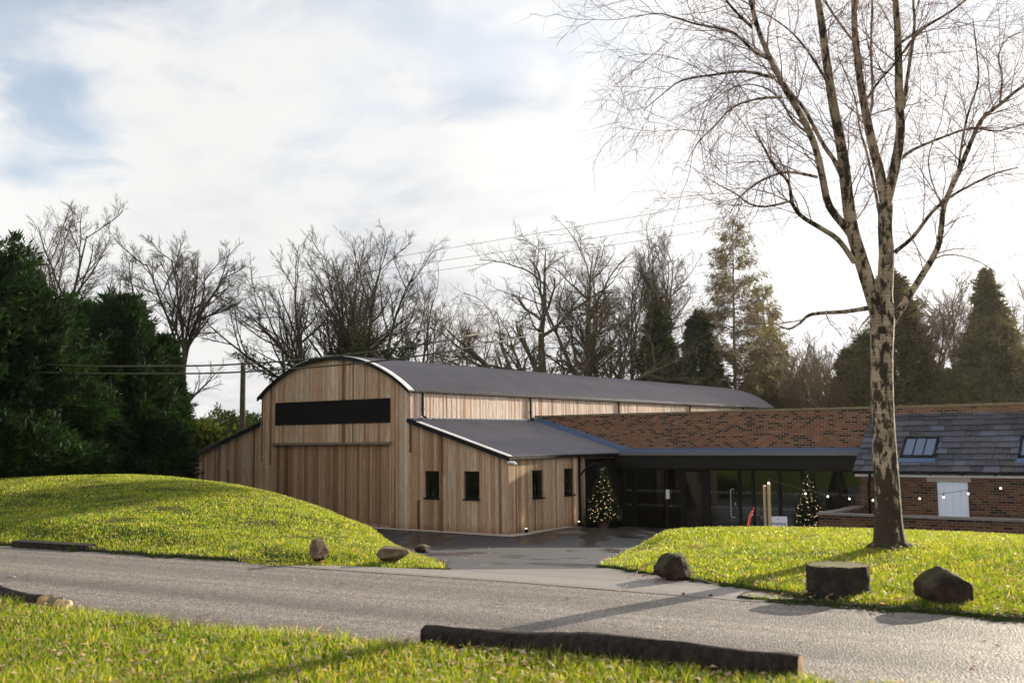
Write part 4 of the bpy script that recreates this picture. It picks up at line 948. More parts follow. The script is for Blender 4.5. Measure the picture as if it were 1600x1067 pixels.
def bare_tree(px, v, top, label, seed, spread=1., trunk=.32, mat='bark', P=BARE, fork=.3, nst=4, stang=(8, 26), ivy=0., group=None, lean=0., loc=None, th=None, dz=-.3, ivyn=1.):
    rg = random.Random(seed); b = base_at(px, v, dz) if loc is None else Vector(loc)
    Ht = (at(px, top+20, v).z-b.z) if th is None else th
    e = empty('bare_tree', b); tag(e, label, 'tree', group)
    tr, br = [], []
    tp = wander(rg, Vector((0, 0, 0)), Vector((lean, 0, 1)), Ht*fork, 6, .06, .05)
    rt = trunk*.72; rr_ = radii(trunk, rt, 6); rr_[0] *= 1.25; tr.append((tp, rr_))
    tops = []
    for i in range(nst):
        d = Vector((math.cos(i*2.4+seed), math.sin(i*2.4+seed), 0)); a = R(rg.uniform(*stang))*spread
        if i == 0: a *= .3
        dd = (Vector((0, 0, 1))*math.cos(a)+d*math.sin(a)); L = Ht*(1-fork)*rg.uniform(.84, .98)*(1-.25*min(a/R(60), 1))
        sp = wander(rg, tp[-1]-(tp[-1]-tp[-2])*rg.uniform(0, .6), dd, L, 10, .11, .035); r0 = rt*rg.uniform(.5, .68) if i else rt*.85
        ra = radii(r0, .03, 10, .8); br.append((sp, ra)); tops.append((sp, r0))
        grow(rg, br, sp, r0, .03, L, 0, P)
    # low limbs off the trunk
    grow(rg, br, tp, trunk*.6, trunk*.5, Ht*.55, 0, [dict(P[0], n=3, f0=.45, ang=(40, 70))]+P[1:])
    tubes_mesh('trunk', tr, M[mat], e, .05); tubes_mesh('branches', br, M[mat], e, .05)
    if ivy:
        C, O = [], []
        for sp, r0 in [(tp, trunk)]+tops:
            z_ok = ivy*Ht
            m = int(170*ivyn*(len(sp)))
            for j in range(m):
                p, d = along(sp, rg.random()**1.1)
                if p.z < z_ok and (p.z < Ht*fork or rg.random() < 1-(p.z/z_ok)**1.5):
                    o = side_dir(rg, d, R(90)); q = p+o*(r0+rg.uniform(0, .28)); C.append(q); O.append(o)
        leaf_cloud('ivy', [tuple(c) for c in C], .17, M['ivy'], e, 4, .2, [tuple(o) for o in O], seed=seed)
    return e
def conifer(px, v, top, rad, label, seed, mat='conifer', n=5000, size=.3, nper=6, droop=0., shape=1., lumps=.25, name='conifer', base=0., group=None, loc=None, dz=-.2, open_=.0, bark_='bark', th=None, pw=.75, lean=0., inner=.55, plumes=170, pdir=(.6, 1.)):
    r = np.random.default_rng(seed); b = base_at(px, v, dz) if loc is None else Vector(loc)
    Ht = at(px, top, v).z-b.z if th is None else th; e = empty(name, b); tag(e, label, 'tree', group)
    f = r.random(n)**.9; f = f[np.argsort(f)]
    prof = lambda t: rad*((1-t)**pw)*np.minimum(1, .72+t*2.)*shape
    a = r.random(n)*2*math.pi; k = 1-inner*r.random(n)**2.2
    lump = 1+lumps*1.1*np.sin(a*2+f*5+seed)*np.sin(f*8+seed)+lumps*np.sin(a*5+f*14+seed*3)*.8+lumps*np.sin(a*3+f*9+seed)*np.sin(f*17+a*2+seed*2)+lumps*.6*np.sin(a*7+f*31+seed)+lumps*.5*r.normal(size=n)*.5
    rr = np.maximum(prof(f)*k*lump, .03)
    z = base+f*(Ht-base)+r.normal(size=n)*.08
    C = np.c_[rr*np.cos(a)+lean*z, rr*np.sin(a), z]; O = np.c_[np.cos(a), np.sin(a), .55+0*a-droop]
    # plumes that stand out of the outline and break it up
    npl = plumes; fp = r.random(npl)**.8*.97; ap = r.random(npl)*2*math.pi; rp = prof(fp)*(1+lumps*.8*np.sin(ap*2+fp*5+seed))*(.80+.25*r.random(npl))
    P0 = np.c_[rp*np.cos(ap), rp*np.sin(ap), base+fp*(Ht-base)]
    dp = np.c_[np.cos(ap)*pdir[0], np.sin(ap)*pdir[0], pdir[1]+0*ap]+r.normal(size=(npl, 3))*.22; dp /= np.linalg.norm(dp, axis=1, keepdims=True)
    lp = rad*.30*(.5+r.random(npl)); kk = 22; tt = r.random((npl, kk, 1))
    Cp = P0[:, None]+dp[:, None]*lp[:, None, None]*(tt-.25)+r.normal(size=(npl, kk, 3))*(lp[:, None, None]*.16*(1.1-tt))
    C = np.concatenate([C, Cp.reshape(-1, 3)]); O = np.concatenate([O, np.repeat(dp, kk, 0)])
    leaf_cloud('crown', C, size, M[mat], e, nper, droop*.5, O, seed=seed, wide=.10)
    tubes_mesh('trunk', [([Vector((0, 0, 0)), Vector((0, 0, Ht*.4)), Vector((lean*Ht*.8, 0, Ht*.82))], [rad*.09+.05, rad*.06+.04, .03])], M[bark_], e)
    return e
# ---- left side: dense cypresses
conifer(-50, 30, 398, 3.9, 'huge dense dark green cypress at the left edge with sunlit right flank', 11, n=22000, size=.25, nper=7, pw=.62, lumps=.14, plumes=520, pdir=(.75, .75))
conifer(183, 37, 470, 2.2, 'dark cypress standing right of the huge one, beside the barn lean-to', 12, n=11000, size=.24, pw=.55, lumps=.15, plumes=260, pdir=(.5, 1.))
conifer(120, 38, 480, 2.6, 'dark cypress in the gap behind the huge left one', 13, n=7500, size=.24, pw=.5, lumps=.15, plumes=230, pdir=(.4, 1.))
conifer(252, 40, 530, 1.2, 'shorter dark cypress nearest the left lean-to corner', 14, n=4500, size=.24, pw=.5, lumps=.15, plumes=150, pdir=(.4, 1.))
def bush(name, label, px, v, top, rx, ry, seed, n=2500, size=.2, mat='hedge', group=None, dz=-.2, cat='bush', flat=.75):
    r = np.random.default_rng(seed); b = base_at(px, v, dz); Ht = at(px, top, v).z-b.z
    e = empty(name, b); tag(e, label, cat, group)
    C = r.normal(size=(n, 3)); C /= np.linalg.norm(C, axis=1, keepdims=True); O = C.copy(); C *= (.55+.45*r.random((n, 1)))
    lump = 1+.16*np.sin(C[:, :1]*7+seed)*np.sin(C[:, 1:2]*8)+.12*np.sin(C[:, 2:]*11+C[:, :1]*9)
    C = C*lump*np.array([[rx, ry, Ht*.55]])+np.array([[0, 0, Ht*.45]])
    ok = C[:, 2] > -.1; leaf_cloud('leaves', C[ok], size, M[mat], e, 5, 0, O[ok], seed=seed)
    rg = random.Random(seed); st = []
    for i in range(26):
        st.append((wander(rg, Vector((rg.uniform(-.4, .4)*rx, rg.uniform(-.4, .4)*ry, 0)), Vector((rg.uniform(-.5, .5), rg.uniform(-.3, .3), 1)), Ht*rg.uniform(.8, 1.12), 6, .16, 0), radii(.03, .006, 6)))
    tubes_mesh('stems', st, M['bark'], e); return e
bush('hedge_bush', 'leafy hedge bush behind the left lean-to, below the bare tree', 300, 47, 655, 2.0, 1.3, 21, 3200, .2, cat='bush')
bush('hedge_bush', 'sunlit leafy bush just left of the utility pole', 352, 50, 640, 1.6, 1.3, 22, 2200, .18)
bush('hedge_bush', 'leafy bush just right of the utility pole by the barn gable', 398, 52, 648, 1.4, 1.2, 23, 1800, .18)
bush('hedge_bush', 'dark bush at the mound top under the cypresses', 215, 35.5, 722, 1.3, .9, 24, 1500, .2, 'conifer')
# ---- unseen pine added right of the view; crown shaped to shade the left mound
conifer(0, 69, 0, 2.0, 'unseen tall pine added far to the right, flat crown shading the mound', 19, n=2600, size=.5, pw=.35, lumps=.3, base=22.3, name='unseen_pine', loc=(40.2, 68.8, -1.), th=24.9, plumes=60, pdir=(1, .3))
# ---- bare trees behind the barn, left to right
AIRY = lv(BARE, n=[9, 7, 6, 4])
bare_tree(75, 52, 296, 'wide bare tree rising behind the cypresses at far left', 31, 1.5, .30, nst=6, stang=(15, 40))
bare_tree(283, 54, 352, 'slender bare tree with spreading twigs beside the cypresses', 32, 1.1, .24, nst=4, fork=.45, stang=(8, 24))
IV = 'bare trees behind the barn roof'
bare_tree(478, 62, 345, 'leftmost ivy clad bare tree above the barn gable', 33, 1.55, .34, nst=6, fork=.26, ivy=.48, stang=(16, 44), P=AIRY)
bare_tree(533, 63, 346, 'middle ivy clad bare tree above the barn gable', 34, 1.3, .34, nst=6, fork=.26, ivy=.5, stang=(10, 40), P=AIRY)
bare_tree(577, 61, 362, 'right ivy clad bare tree above the barn gable', 35, 1.4, .34, nst=6, fork=.28, ivy=.62, ivyn=1.6, stang=(12, 40), P=AIRY)
THIN = lv(BARE, n=[8, 6, 5, 4], rmin=[.018, .010, .006, .0045])
bare_tree(652, 66, 420, 'thin bare tree right of the three ivy clad ones', 36, 1.1, .17, nst=4, fork=.25, P=THIN, mat='barklight')
bare_tree(700, 74, 455, 'faint small bare tree in the sky gap, left one', 37, 1., .13, nst=4, fork=.15, P=THIN, mat='bark_haze')
bare_tree(742, 72, 475, 'faint small bare tree in the sky gap, right one', 38, 1.2, .13, nst=4, fork=.15, P=THIN, mat='bark_haze')
GN = lv(BARE, rr=[.62, .6, .55, .5], wob=[.27, .30, .32, .28], n=[9, 8, 6, 4], ang=[(30, 70), (30, 70), (30, 65), (20, 60)], trop=[.02, .02, .02, 0])
bare_tree(856, 67, 305, 'gnarled spreading bare tree with heavy crooked limbs, middle of the skyline', 39, 1.7, .66, nst=6, fork=.20, P=GN, mat='barklight', stang=(18, 52))
bare_tree(884, 69, 345, 'crooked bare tree leaning right beside the gnarled one', 40, 1.4, .48, nst=4, fork=.3, P=GN, mat='barklight', lean=.4)
bare_tree(942, 73, 405, 'bare tree with ivy on its stem left of the dark conifer pair', 41, 1.3, .24, nst=5, fork=.25, ivy=.35, mat='bark')
bare_tree(985, 76, 392, 'tangled bare tree directly behind the left dark conifer', 42, 1.2, .25, nst=5, fork=.25, mat='bark')
bare_tree(1040, 76, 362, 'tall bare tree with an ivy column rising between the conifers', 43, 1.1, .28, nst=4, fork=.5, ivy=.80, ivyn=1.8, mat='barklight', stang=(6, 24))
conifer(1032, 71, 486, 2.0, 'left of two dark green conifers behind the barn roof', 44, 'spruce', 3600, .30, lumps=.22, pw=.6, plumes=120, pdir=(1., .1))
conifer(1098, 70, 488, 2.2, 'right of two dark green conifers behind the barn roof', 45, 'spruce', 4000, .30, lumps=.22, droop=.5, pw=.6, plumes=130, pdir=(1., -.3))
def larch(px, v, top, rad, label, seed, mat='larch', nw=52, dens=1.05, bk='bark_haze'):
    rg = random.Random(seed); b = base_at(px, v, -.3); Ht = at(px, top, v).z-b.z; e = empty('larch', b); tag(e, label, 'tree')
    tr = wander(rg, Vector((0, 0, 0)), Vector((0, 0, 1)), Ht, 12, .015, .1); tubes_mesh('trunk', [(tr, radii(.17, .015, 12))], M[bk], e)
    br, C, O = [], [], []
    for i in range(nw*5):
        f = .14+.84*rg.random()**1.25; p, d = along(tr, f); a = rg.uniform(0, 6.283); L = rad*(1-f)**.8*rg.uniform(.5, 1.15)+.3
        dd = Vector((math.cos(a), math.sin(a), rg.uniform(-.15, .35))); bp = wander(rg, p, dd, L, 6, .09, .03); br.append((bp, radii(max(.012, .05*(1-f)), .008, 6)))
        for j in range(int(L*12*dens)):
            q, d2 = along(bp, .2+.8*rg.random()); o = side_dir(rg, d2, R(70)); s = q+o*rg.uniform(.02, .35); C.append(tuple(s+Vector((0, 0, -rg.uniform(0, .22))))); O.append((d2.x*.6, d2.y*.6, -.3))
        for j in range(3):
            q, d2 = along(bp, rg.uniform(.3, .9)); br.append((wander(rg, q, side_dir(rg, d2, R(50)), L*.35, 3, .1, -.05), [.009, .007, .006, .005]))
    tubes_mesh('branches', br, M[bk], e); leaf_cloud('needles', C, .26, M[mat], e, 5, .2, O, seed=seed, wide=.09); return e
larch(1152, 71, 336, 5.6, 'tall thin crowned conifer with see-through tiered branches', 46)
larch(1206, 74, 436, 4.0, 'lower thin conifer overlapping the tall see-through one', 47)
# ---- right side behind the brick wall
HZ = lv(BARE, n=[10, 7, 6, 4])
rs_ = [(1232, 71, 520, .8, .16, 51, 'bare scrubby tree just right of the see-through conifer'), (1268, 67, 530, 1.0, .16, 52, 'bushy bare tree left of the birch trunk, low crown'), (1312, 64, 505, 1.0, .18, 53, 'bare tree whose crown reaches behind the birch side branch'),
       (1345, 56, 560, 1., .14, 54, 'low bare tree close behind the birch trunk')]
for px, v, tp_, sp, tr_, sd_, lb in rs_: bare_tree(px, v, tp_, lb, sd_, sp*1.3, tr_, nst=6, fork=.12, P=HZ, mat='bark_haze', stang=(10, 34), group='scrubby bare trees behind the brick wall')
conifer(1402, 55, 428, 2.4, 'broad dark conifer half hidden behind the birch trunk', 55, 'spruce_warm', 6500, .30, lumps=.3, pw=.62, plumes=150, pdir=(1., .0))
conifer(1340, 58, 548, 1.5, 'small rounded dark evergreen left of the birch trunk', 56, 'spruce_warm', 2600, .28, lumps=.2, pw=.5)
conifer(1556, 52, 428, 2.1, 'narrow topped conifer near the right edge with shaggy crown', 57, 'spruce_warm', 5200, .3, lumps=.35, pw=1.0, plumes=150, pdir=(1., -.3))
conifer(1560, 50, 505, 2.9, 'wide dark evergreen mass below the narrow topped conifer', 58, 'spruce_warm', 6500, .3, lumps=.3, pw=.5, plumes=160, pdir=(1., -.1))
conifer(1480, 54, 585, 1.9, 'low evergreen filling the gap between the two tall right conifers', 59, 'spruce_warm', 3200, .3, lumps=.3, pw=.5)
bare_tree(1452, 56, 448, 'pale bare tree standing in the gap between the right conifers', 60, 1.2, .16, nst=5, fork=.3, mat='bark_haze', P=HZ)
bare_tree(1512, 66, 432, 'bare tree behind and left of the narrow topped conifer', 61, 1.2, .18, nst=5, fork=.3, mat='bark_haze', P=HZ)
bare_tree(1610, 60, 440, 'bare tree at the right edge of the skyline', 62, 1.2, .18, nst=5, fork=.3, mat='bark_haze', P=HZ)
for i, (px, v, tp_, rx, lb) in enumerate(((1170, 72, 600, 2.2, 'low brown thicket behind the far end of the barn roof'), (1250, 70, 585, 2.4, 'low brown thicket above the brick wall left of the birch'), (1320, 62, 590, 2.4, 'low brown thicket at the foot of the small rounded evergreen'), (1440, 60, 590, 2.6, 'low brown thicket above the slate roof'), (1520, 60, 600, 2.4, 'low brown thicket at the foot of the right conifers'), (930, 78, 585, 2.2, 'low undergrowth seen over the middle of the barn roof'), (1060, 79, 575, 2.2, 'low undergrowth between the dark conifer pair'))):
    bush('thicket', lb, px, v, tp_, rx, 1.4, 70+i, 1500, .2, 'spruce_warm', cat='thicket')

# ------------------------------------------------------------------ the birch
rg = random.Random(5); BV = 13.75; b0 = Vector((at(1392, 852, BV).x, BV, GZ(at(1392, 852, BV).x, BV)-.05))
birch_e = empty('birch_tree', b0, label='tall many stemmed bare birch on the grass bank before the outbuilding', cat='tree')
def skel(pts, dv0=0., dv1=0., bow=0.):
    out = []; n = len(pts)
    for i, (x, y) in enumerate(pts):
        t = i/(n-1); out.append(at(x, y, BV+dv0+(dv1-dv0)*t+bow*math.sin(math.pi*t))-b0)
    return out
def smoothp(P, k=3):
    if len(P) < 3: return P
    out = []
    for i in range(len(P)-1):
        p0, p1, p2, p3 = P[max(i-1, 0)], P[i], P[i+1], P[min(i+2, len(P)-1)]
        for j in range(k):
            t = j/k; out.append(.5*((2*p1)+(p2-p0)*t+(2*p0-5*p1+4*p2-p3)*t*t+(3*p1-p0-3*p2+p3)*t**3))
    out.append(P[-1]); return out
trunkpts = [(1392, 858), (1390, 845), (1388, 815), (1386, 760), (1382, 700), (1379, 640), (1378, 560), (1379, 500), (1382, 460), (1385, 400), (1383, 356), (1384, 318)]
TP = smoothp(skel(trunkpts)); rw = [.26, .215, .185, .168, .160, .152, .148, .165, .112, .104, .098, .10]
TR = np.interp(np.linspace(0, 11, len(TP)), range(12), rw).tolist()
ln = {}
B_ALL = []     # (points, r0, r1, sprout, twiggy)
def addb(pts, r0, r1, dv0=0, dv1=0, spr=1., bow=0., k=3):
    P = smoothp(skel(pts, dv0, dv1, bow), k); B_ALL.append((P, r0, r1, spr)); return P
addb([(1376, 520), (1368, 480), (1347, 412), (1331, 356), (1321, 281), (1314, 225), (1302, 164), (1291, 94), (1284, 37), (1277, -5), (1266, -80), (1262, -170)], .125, .03, 0, -1.0, 1.)
addb([(1340, 395), (1328, 365), (1296, 323), (1286, 281), (1274, 230), (1253, 183), (1230, 145), (1206, 98), (1185, 47), (1171, -5), (1150, -80), (1140, -150)], .068, .025, -.2, -1.2, 1.2)
addb([(1315, 275), (1303, 250), (1286, 225), (1258, 173), (1240, 150), (1222, 128)], .04, .022, -.5, .3, .5)
addb([(1384, 320), (1373, 262), (1363, 225), (1349, 155), (1340, 94), (1335, 37), (1334, -5), (1328, -90), (1322, -190)], .088, .03, 0, .8, 1.)
addb([(1384, 320), (1398, 262), (1407, 206), (1405, 155), (1404, 94), (1402, 37), (1399, -5), (1397, -100), (1394, -210)], .088, .032, 0, -.5, 1.)
addb([(1335, 410), (1310, 375), (1280, 355), (1258, 342), (1245, 330), (1237, 314), (1232, 285), (1211, 262), (1196, 235), (1180, 205)], .045, .012, -.3, -1.6, 1.3)
addb([(1370, 478), (1357, 481), (1320, 487), (1268, 491), (1250, 505), (1231, 514), (1208, 504)], .045, .008, 0, -1.4, .35)
addb([(1362, 492), (1345, 510), (1337, 528)], .014, .006, 0, -.5, .2)
addb([(1384, 530), (1394, 503), (1414, 472), (1437, 436), (1456, 405), (1468, 377), (1476, 319), (1497, 272), (1516, 225), (1534, 187), (1562, 164), (1600, 134), (1680, 85), (1740, 20)], .065, .02, 0, .9, 1.2)
addb([(1398, 394), (1427, 370), (1455, 333), (1483, 309), (1516, 290), (1553, 272), (1590, 262)], .035, .01, 0, -1.2, 1.)
addb([(1403, 253), (1427, 234), (1483, 211), (1520, 200), (1560, 205), (1610, 190)], .030, .01, 0, 1.2, 1.)
addb([(1349, 190), (1363, 164), (1361, 70), (1363, -5), (1360, -90)], .026, .014, .3, 1., .8)
addb([(1411, 165), (1422, 94), (1429, 37), (1427, -5), (1436, -90)], .03, .014, -.2, -1., .8)
addb([(1406, 68), (1440, 45), (1483, 20), (1520, -8), (1570, -50)], .026, .012, -.3, .8, 1.)
addb([(1352, 159), (1375, 125), (1398, 100), (1436, 51), (1492, 14), (1540, -30)], .024, .01, .4, -1.5, .8)
addb([(1200, 92), (1178, 80), (1145, 51), (1110, 42), (1084, 37), (1056, 28), (1024, 21), (991, 28)], .026, .005, -1.0, -1.9, 1.5)
addb([(1211, 122), (1164, 112), (1117, 117), (1066, 126), (1038, 145), (1005, 173)], .026, .005, -.9, -.2, 1.5)
addb([(1221, 152), (1183, 155), (1145, 168), (1117, 197), (1089, 225), (1070, 262)], .022, .005, -.9, -2., 1.5)
addb([(1277, 277), (1230, 269), (1192, 281), (1170, 296), (1155, 309), (1140, 335)], .026, .006, -.6, .6, 1.4)
addb([(1237, 314), (1197, 323), (1170, 318), (1150, 303), (1125, 290), (1100, 275)], .020, .005, -1., -2., 1.4)
addb([(1174, 42), (1150, 19), (1131, -5), (1100, -60)], .026, .012, -1.2, -2., 1.)
addb([(1271, 215), (1240, 190), (1222, 160), (1200, 140), (1170, 132), (1140, 140), (1110, 160)], .022, .006, -.7, .8, 1.3)
addb([(1297, 135), (1262, 80), (1230, 45), (1190, 20), (1150, 12)], .022, .006, -.8, .6, 1.2)
addb([(1337, 70), (1300, 20), (1275, -20), (1230, -60)], .024, .01, .7, 2., 1.)
addb([(1455, 407), (1480, 398), (1510, 402), (1535, 412), (1560, 430)], .014, .005, .2, -.6, .6)
addb([(1497, 272), (1502, 230), (1512, 180), (1528, 130), (1526, 80), (1520, 30)], .022, .008, .5, -.5, 1.2)
addb([(1562, 164), (1566, 120), (1560, 88), (1575, 60), (1600, 50)], .02, .008, .8, 1.4, 1.2)
addb([(1394, 250), (1380, 300), (1365, 285), (1352, 230)], .012, .006, 0, 1., .4)
addb([(1376, 345), (1366, 290), (1352, 230), (1343, 200), (1335, 150), (1310, 90)], .028, .010, .3, 1.8, .9)
addb([(1475, 330), (1455, 280), (1452, 240), (1470, 190), (1476, 150)], .014, .006, .3, 1.4, .9)
tubes_mesh('trunk', [(TP, TR)], M['birch'], birch_e, .02)
main = [(P, (.86*np.interp(np.linspace(0, 1, len(P)), [0, .25, 1], [r0, r0*.78+r1*.22, r1])).tolist()) for P, r0, r1, s in B_ALL]
tubes_mesh('limbs', main, M['birch'], birch_e, .012)
tw = []
BT = [dict(n=2.8, f0=.12, len=.55, rmax=.011, ang=(25, 62), rr=.42, seg=7, wob=.19, trop=.0, rmin=.0048, tp=.2, up=.22),
      dict(n=8.0, f0=.10, len=.66, ang=(25, 65), rr=.55, seg=6, wob=.22, trop=-.04, rmin=.0028, tp=.3, min=.3),
      dict(n=9.0, f0=.10, len=.65, ang=(20, 55), rr=.6, seg=4, wob=.2, trop=-.07, rmin=.0019, tp=.2, min=.22)]
def blen(P): return sum((P[i+1]-P[i]).length for i in range(len(P)-1))
for P, r0, r1, s in B_ALL:
    L = blen(P); q = [dict(BT[0], n=max(3, int(L*3.5*s)), len=min(.6, 1.2/L), min=.35, f0=.05 if r0 < .03 else .25)]+BT[1:]
    grow(rg, tw, P, r0, r1, L, 0, q)
tubes_mesh('twigs', tw, M['twig'], birch_e, .05, smooth=False)
print('birch twigs', len(tw))
# root flare stubs and the numbered tag
m = MB()
for a in (2.9, 3.5, .1, -.5, 4.4, 5.3): m.tube([(0+.08*math.cos(a), .08*math.sin(a), .12), (.18*math.cos(a), .18*math.sin(a), .07), (.27*math.cos(a), .27*math.sin(a), .03), (.34*math.cos(a), .34*math.sin(a), -.06)], [.09, .08, .065, .03], 8)
m.build('roots', M['birch'], birch_e, smooth=True)
def text_obj(name, body, size, mat, parent, loc, rot, ext=.001, align='CENTER'):
    cu = bpy.data.curves.new(name, 'FONT'); cu.body = body; cu.size = size; cu.align_x = align; cu.align_y = 'CENTER'; cu.extrude = ext
    tmp = bpy.data.objects.new(name, cu); COL.objects.link(tmp); dg = bpy.context.evaluated_depsgraph_get()
    me = bpy.data.meshes.new_from_object(tmp.evaluated_get(dg)); bpy.data.objects.remove(tmp)
    me.materials.clear(); me.materials.append(mat); o = bpy.data.objects.new(name, me); COL.objects.link(o); o.parent = parent; o.location = loc; o.rotation_euler = rot; return o
tg = at(1372.5, 687.5, BV-.19)-b0
dk = MB().tube([(tg.x, tg.y, tg.z), (tg.x, tg.y-.008, tg.z)], .042, 20).build('number_disc', M['ink'], birch_e)
text_obj('number', '63', .052, M['coping'], dk, (tg.x, tg.y-.010, tg.z), (R(90), 0, 0))

# ------------------------------------------------------------------ wires and pole
pp = base_at(378, 47, -.2); pole = empty('utility_pole', pp, label='dark wooden utility pole rising behind the left lean-to', cat='pole')
ph = at(378, 566, 47).z-pp.z; MB().tube([(0, 0, 0), (0, 0, ph)], [.16, .11], 12).build('post', M['bark'], pole)
m = MB().box(-.02, .02, -.16, .16, ph-.35, ph-.25); m.build('bracket', M['black'], pole)
def wire(name, label, pts, r, mat, group):
    P = smoothp([at(*p) for p in pts], 6); o = MB().tube(P, r, 6).build(name, mat); tag(o, label, 'cable', group)
wire('service_cable', 'upper thick cable passing above the barn gable', [(-60, 566, 29.5), (60, 569, 29.2), (162, 572, 29), (300, 571.5, 28.4), (380, 568.5, 28), (470, 562, 27.5), (560, 552, 27), (640, 541, 27.5), (713, 528.5, 30), (775, 515, 44), (840, 497, 54)], .024, M['cablemoss'], 'service cables in front of the barn')
wire('service_cable', 'lower thick cable crossing the top of the barn gable', [(-60, 578, 29.5), (60, 581.5, 29.2), (162, 583.5, 29), (300, 583.5, 28.4), (380, 581, 28), (470, 575, 27.5), (560, 567.5, 27), (640, 558, 27.5), (731, 544, 30), (790, 532, 44), (846, 520, 54)], .024, M['cablemoss'], 'service cables in front of the barn')
WG = 'overhead wires crossing the sky'
wire('overhead_wire', 'topmost of the high thin overhead wires', [(-200, 505, 95), (345, 441, 85), (620, 401, 78), (1094, 321, 66), (1600, 230, 56), (1900, 172, 52)], .014, M['wire'], WG)
wire('overhead_wire', 'second high thin overhead wire from the top', [(-200, 520, 95), (345, 457, 85), (640, 415, 78), (1094, 346, 66), (1600, 255, 56), (1900, 196, 52)], .014, M['wire'], WG)
wire('overhead_wire', 'third high thin overhead wire from the top', [(-200, 532, 95), (345, 471, 85), (655, 427, 78), (1094, 362, 66), (1600, 280, 56), (1900, 222, 52)], .014, M['wire'], WG)
wire('overhead_wire', 'fourth overhead wire, crossing behind the birch stems', [(900, 495, 80), (1211, 443, 70), (1430, 401, 66), (1600, 370, 62), (1900, 312, 58)], .010, M['wire'], WG)
wire('overhead_wire', 'lowest overhead wire, crossing just above the birch fork', [(900, 518, 80), (1220, 464, 70), (1430, 425, 66), (1600, 396, 62), (1900, 338, 58)], .010, M['wire'], WG)

# ------------------------------------------------------------------ stones and logs
def rockobj(name, label, cat, px0, px1, ytop, ybase, v, dep, seed, mat, shape='boulder', sub=4, prof=None, rz=0.):
    import bmesh
    zb = at((px0+px1)/2, ybase, v).z; c = at((px0+px1)/2, ybase, v); w_ = (px1-px0)/F_PX*v; h = (ybase-ytop)/F_PX*v
    rg = random.Random(seed); bm = bmesh.new()
    if shape == 'disc':
        bmesh.ops.create_cone(bm, cap_ends=True, cap_tris=False, segments=72, radius1=.5, radius2=.49, depth=1)
        bmesh.ops.inset_region(bm, faces=[f for f in bm.faces if len(f.verts) > 4], thickness=.06); bmesh.ops.subdivide_edges(bm, edges=[e for e in bm.edges if abs(e.verts[0].co.z-e.verts[1].co.z) > .5], cuts=9)
        bmesh.ops.triangulate(bm, faces=bm.faces[:])
        for v_ in bm.verts:
            a = math.atan2(v_.co.y, v_.co.x); k = 1+.03*math.sin(3*a+seed)+.015*math.sin(7*a)+.012*rg.uniform(-1, 1); v_.co.x *= k; v_.co.y *= k; q_ = v_.co+Vector((seed, 0, 0)); v_.co.z += .05*mnoise.noise(q_*3)+.02*mnoise.noise(q_*12); k2 = 1+.05*mnoise.noise(q_*6)+.03*mnoise.noise(q_*17); v_.co.x *= k2; v_.co.y *= k2
    else:
        bmesh.ops.create_icosphere(bm, subdivisions=sub, radius=.62)
        cuts = [(rnd_unit(rg), rg.uniform(.34, .47)) for _ in range(15)]+[(Vector((0, 0, 1)), .47), (Vector((0, 0, -1)), .5)]
        if prof: cuts = prof+cuts[:6]
        for v_ in bm.verts:
            for n_, d_ in cuts:
                e_ = v_.co.dot(n_)-d_
                if e_ > 0: v_.co -= n_*e_
            q_ = v_.co+Vector((seed*3.1, 0, 0)); v_.co += v_.co.normalized()*(.055*mnoise.noise(q_*3.2)+.035*mnoise.noise(q_*7.5)+.018*mnoise.noise(q_*18))
    xs = [v_.co.x for v_ in bm.verts]; zs = [v_.co.z for v_ in bm.verts]; sx = w_/(max(xs)-min(xs)); sz = (h*1.18)/(max(zs)-min(zs)); x0_ = (max(xs)+min(xs))/2; z1_ = max(zs)
    for v_ in bm.verts: v_.co = Vector(((v_.co.x-x0_)*sx, v_.co.y*dep, (v_.co.z-z1_)*sz+h))
    me = bpy.data.meshes.new(name); bm.to_mesh(me); bm.free(); me.materials.append(M[mat])
    me.polygons.foreach_set('use_smooth', np.ones(len(me.polygons), bool)) if shape != 'disc' else None
    o = bpy.data.objects.new(name, me); COL.objects.link(o); o.location = (c.x*(v+dep*.3)/v, v+dep*.30, zb); tag(o, label, cat); return o
N3 = lambda *a: Vector(a).normalized()
rockobj('boulder', 'upright angular sandstone boulder at the foot of the left mound', 'boulder', 480, 514, 842, 873, 13.95, .32, 3, 'rock_lit', prof=[(N3(-1, -.2, .1), .36), (N3(.1, -.2, 1), .42), (N3(1, -1, .35), .30), (N3(1, .2, .5), .4), (N3(-.4, -1, 0), .36), (N3(0, 1, 0), .4)])
rockobj('boulder', 'flat slab shaped stone sunk into the mound near the driveway', 'boulder', 590, 641, 855, 876, 13.8, .34, 8, 'rock_lit', prof=[(N3(.18, -.1, 1), .33), (N3(.2, -1, .1), .34), (N3(1, -.2, .2), .46), (N3(-1, 0, .3), .46), (N3(0, 1, 0), .4)])
rockobj('boulder', 'small mossy rock at the far tip of the left mound', 'boulder', 648, 672, 851, 862, 16.4, .3, 9, 'rock_moss')
rockobj('boulder', 'round brown boulder at the near left corner of the right bank', 'boulder', 1022, 1079, 868, 905, 11.9, .40, 5, 'rock', prof=[(N3(-.8, -.2, .75), .38), (N3(.2, 0, 1), .42), (N3(1, -.2, .5), .42), (N3(0, -1, .3), .38)])
rockobj('cut_stone', 'squat round cut stone like a stump on the road edge below the birch', 'stone', 1262, 1363, 885, 942, 10.35, .55, 6, 'rock_moss', 'disc')
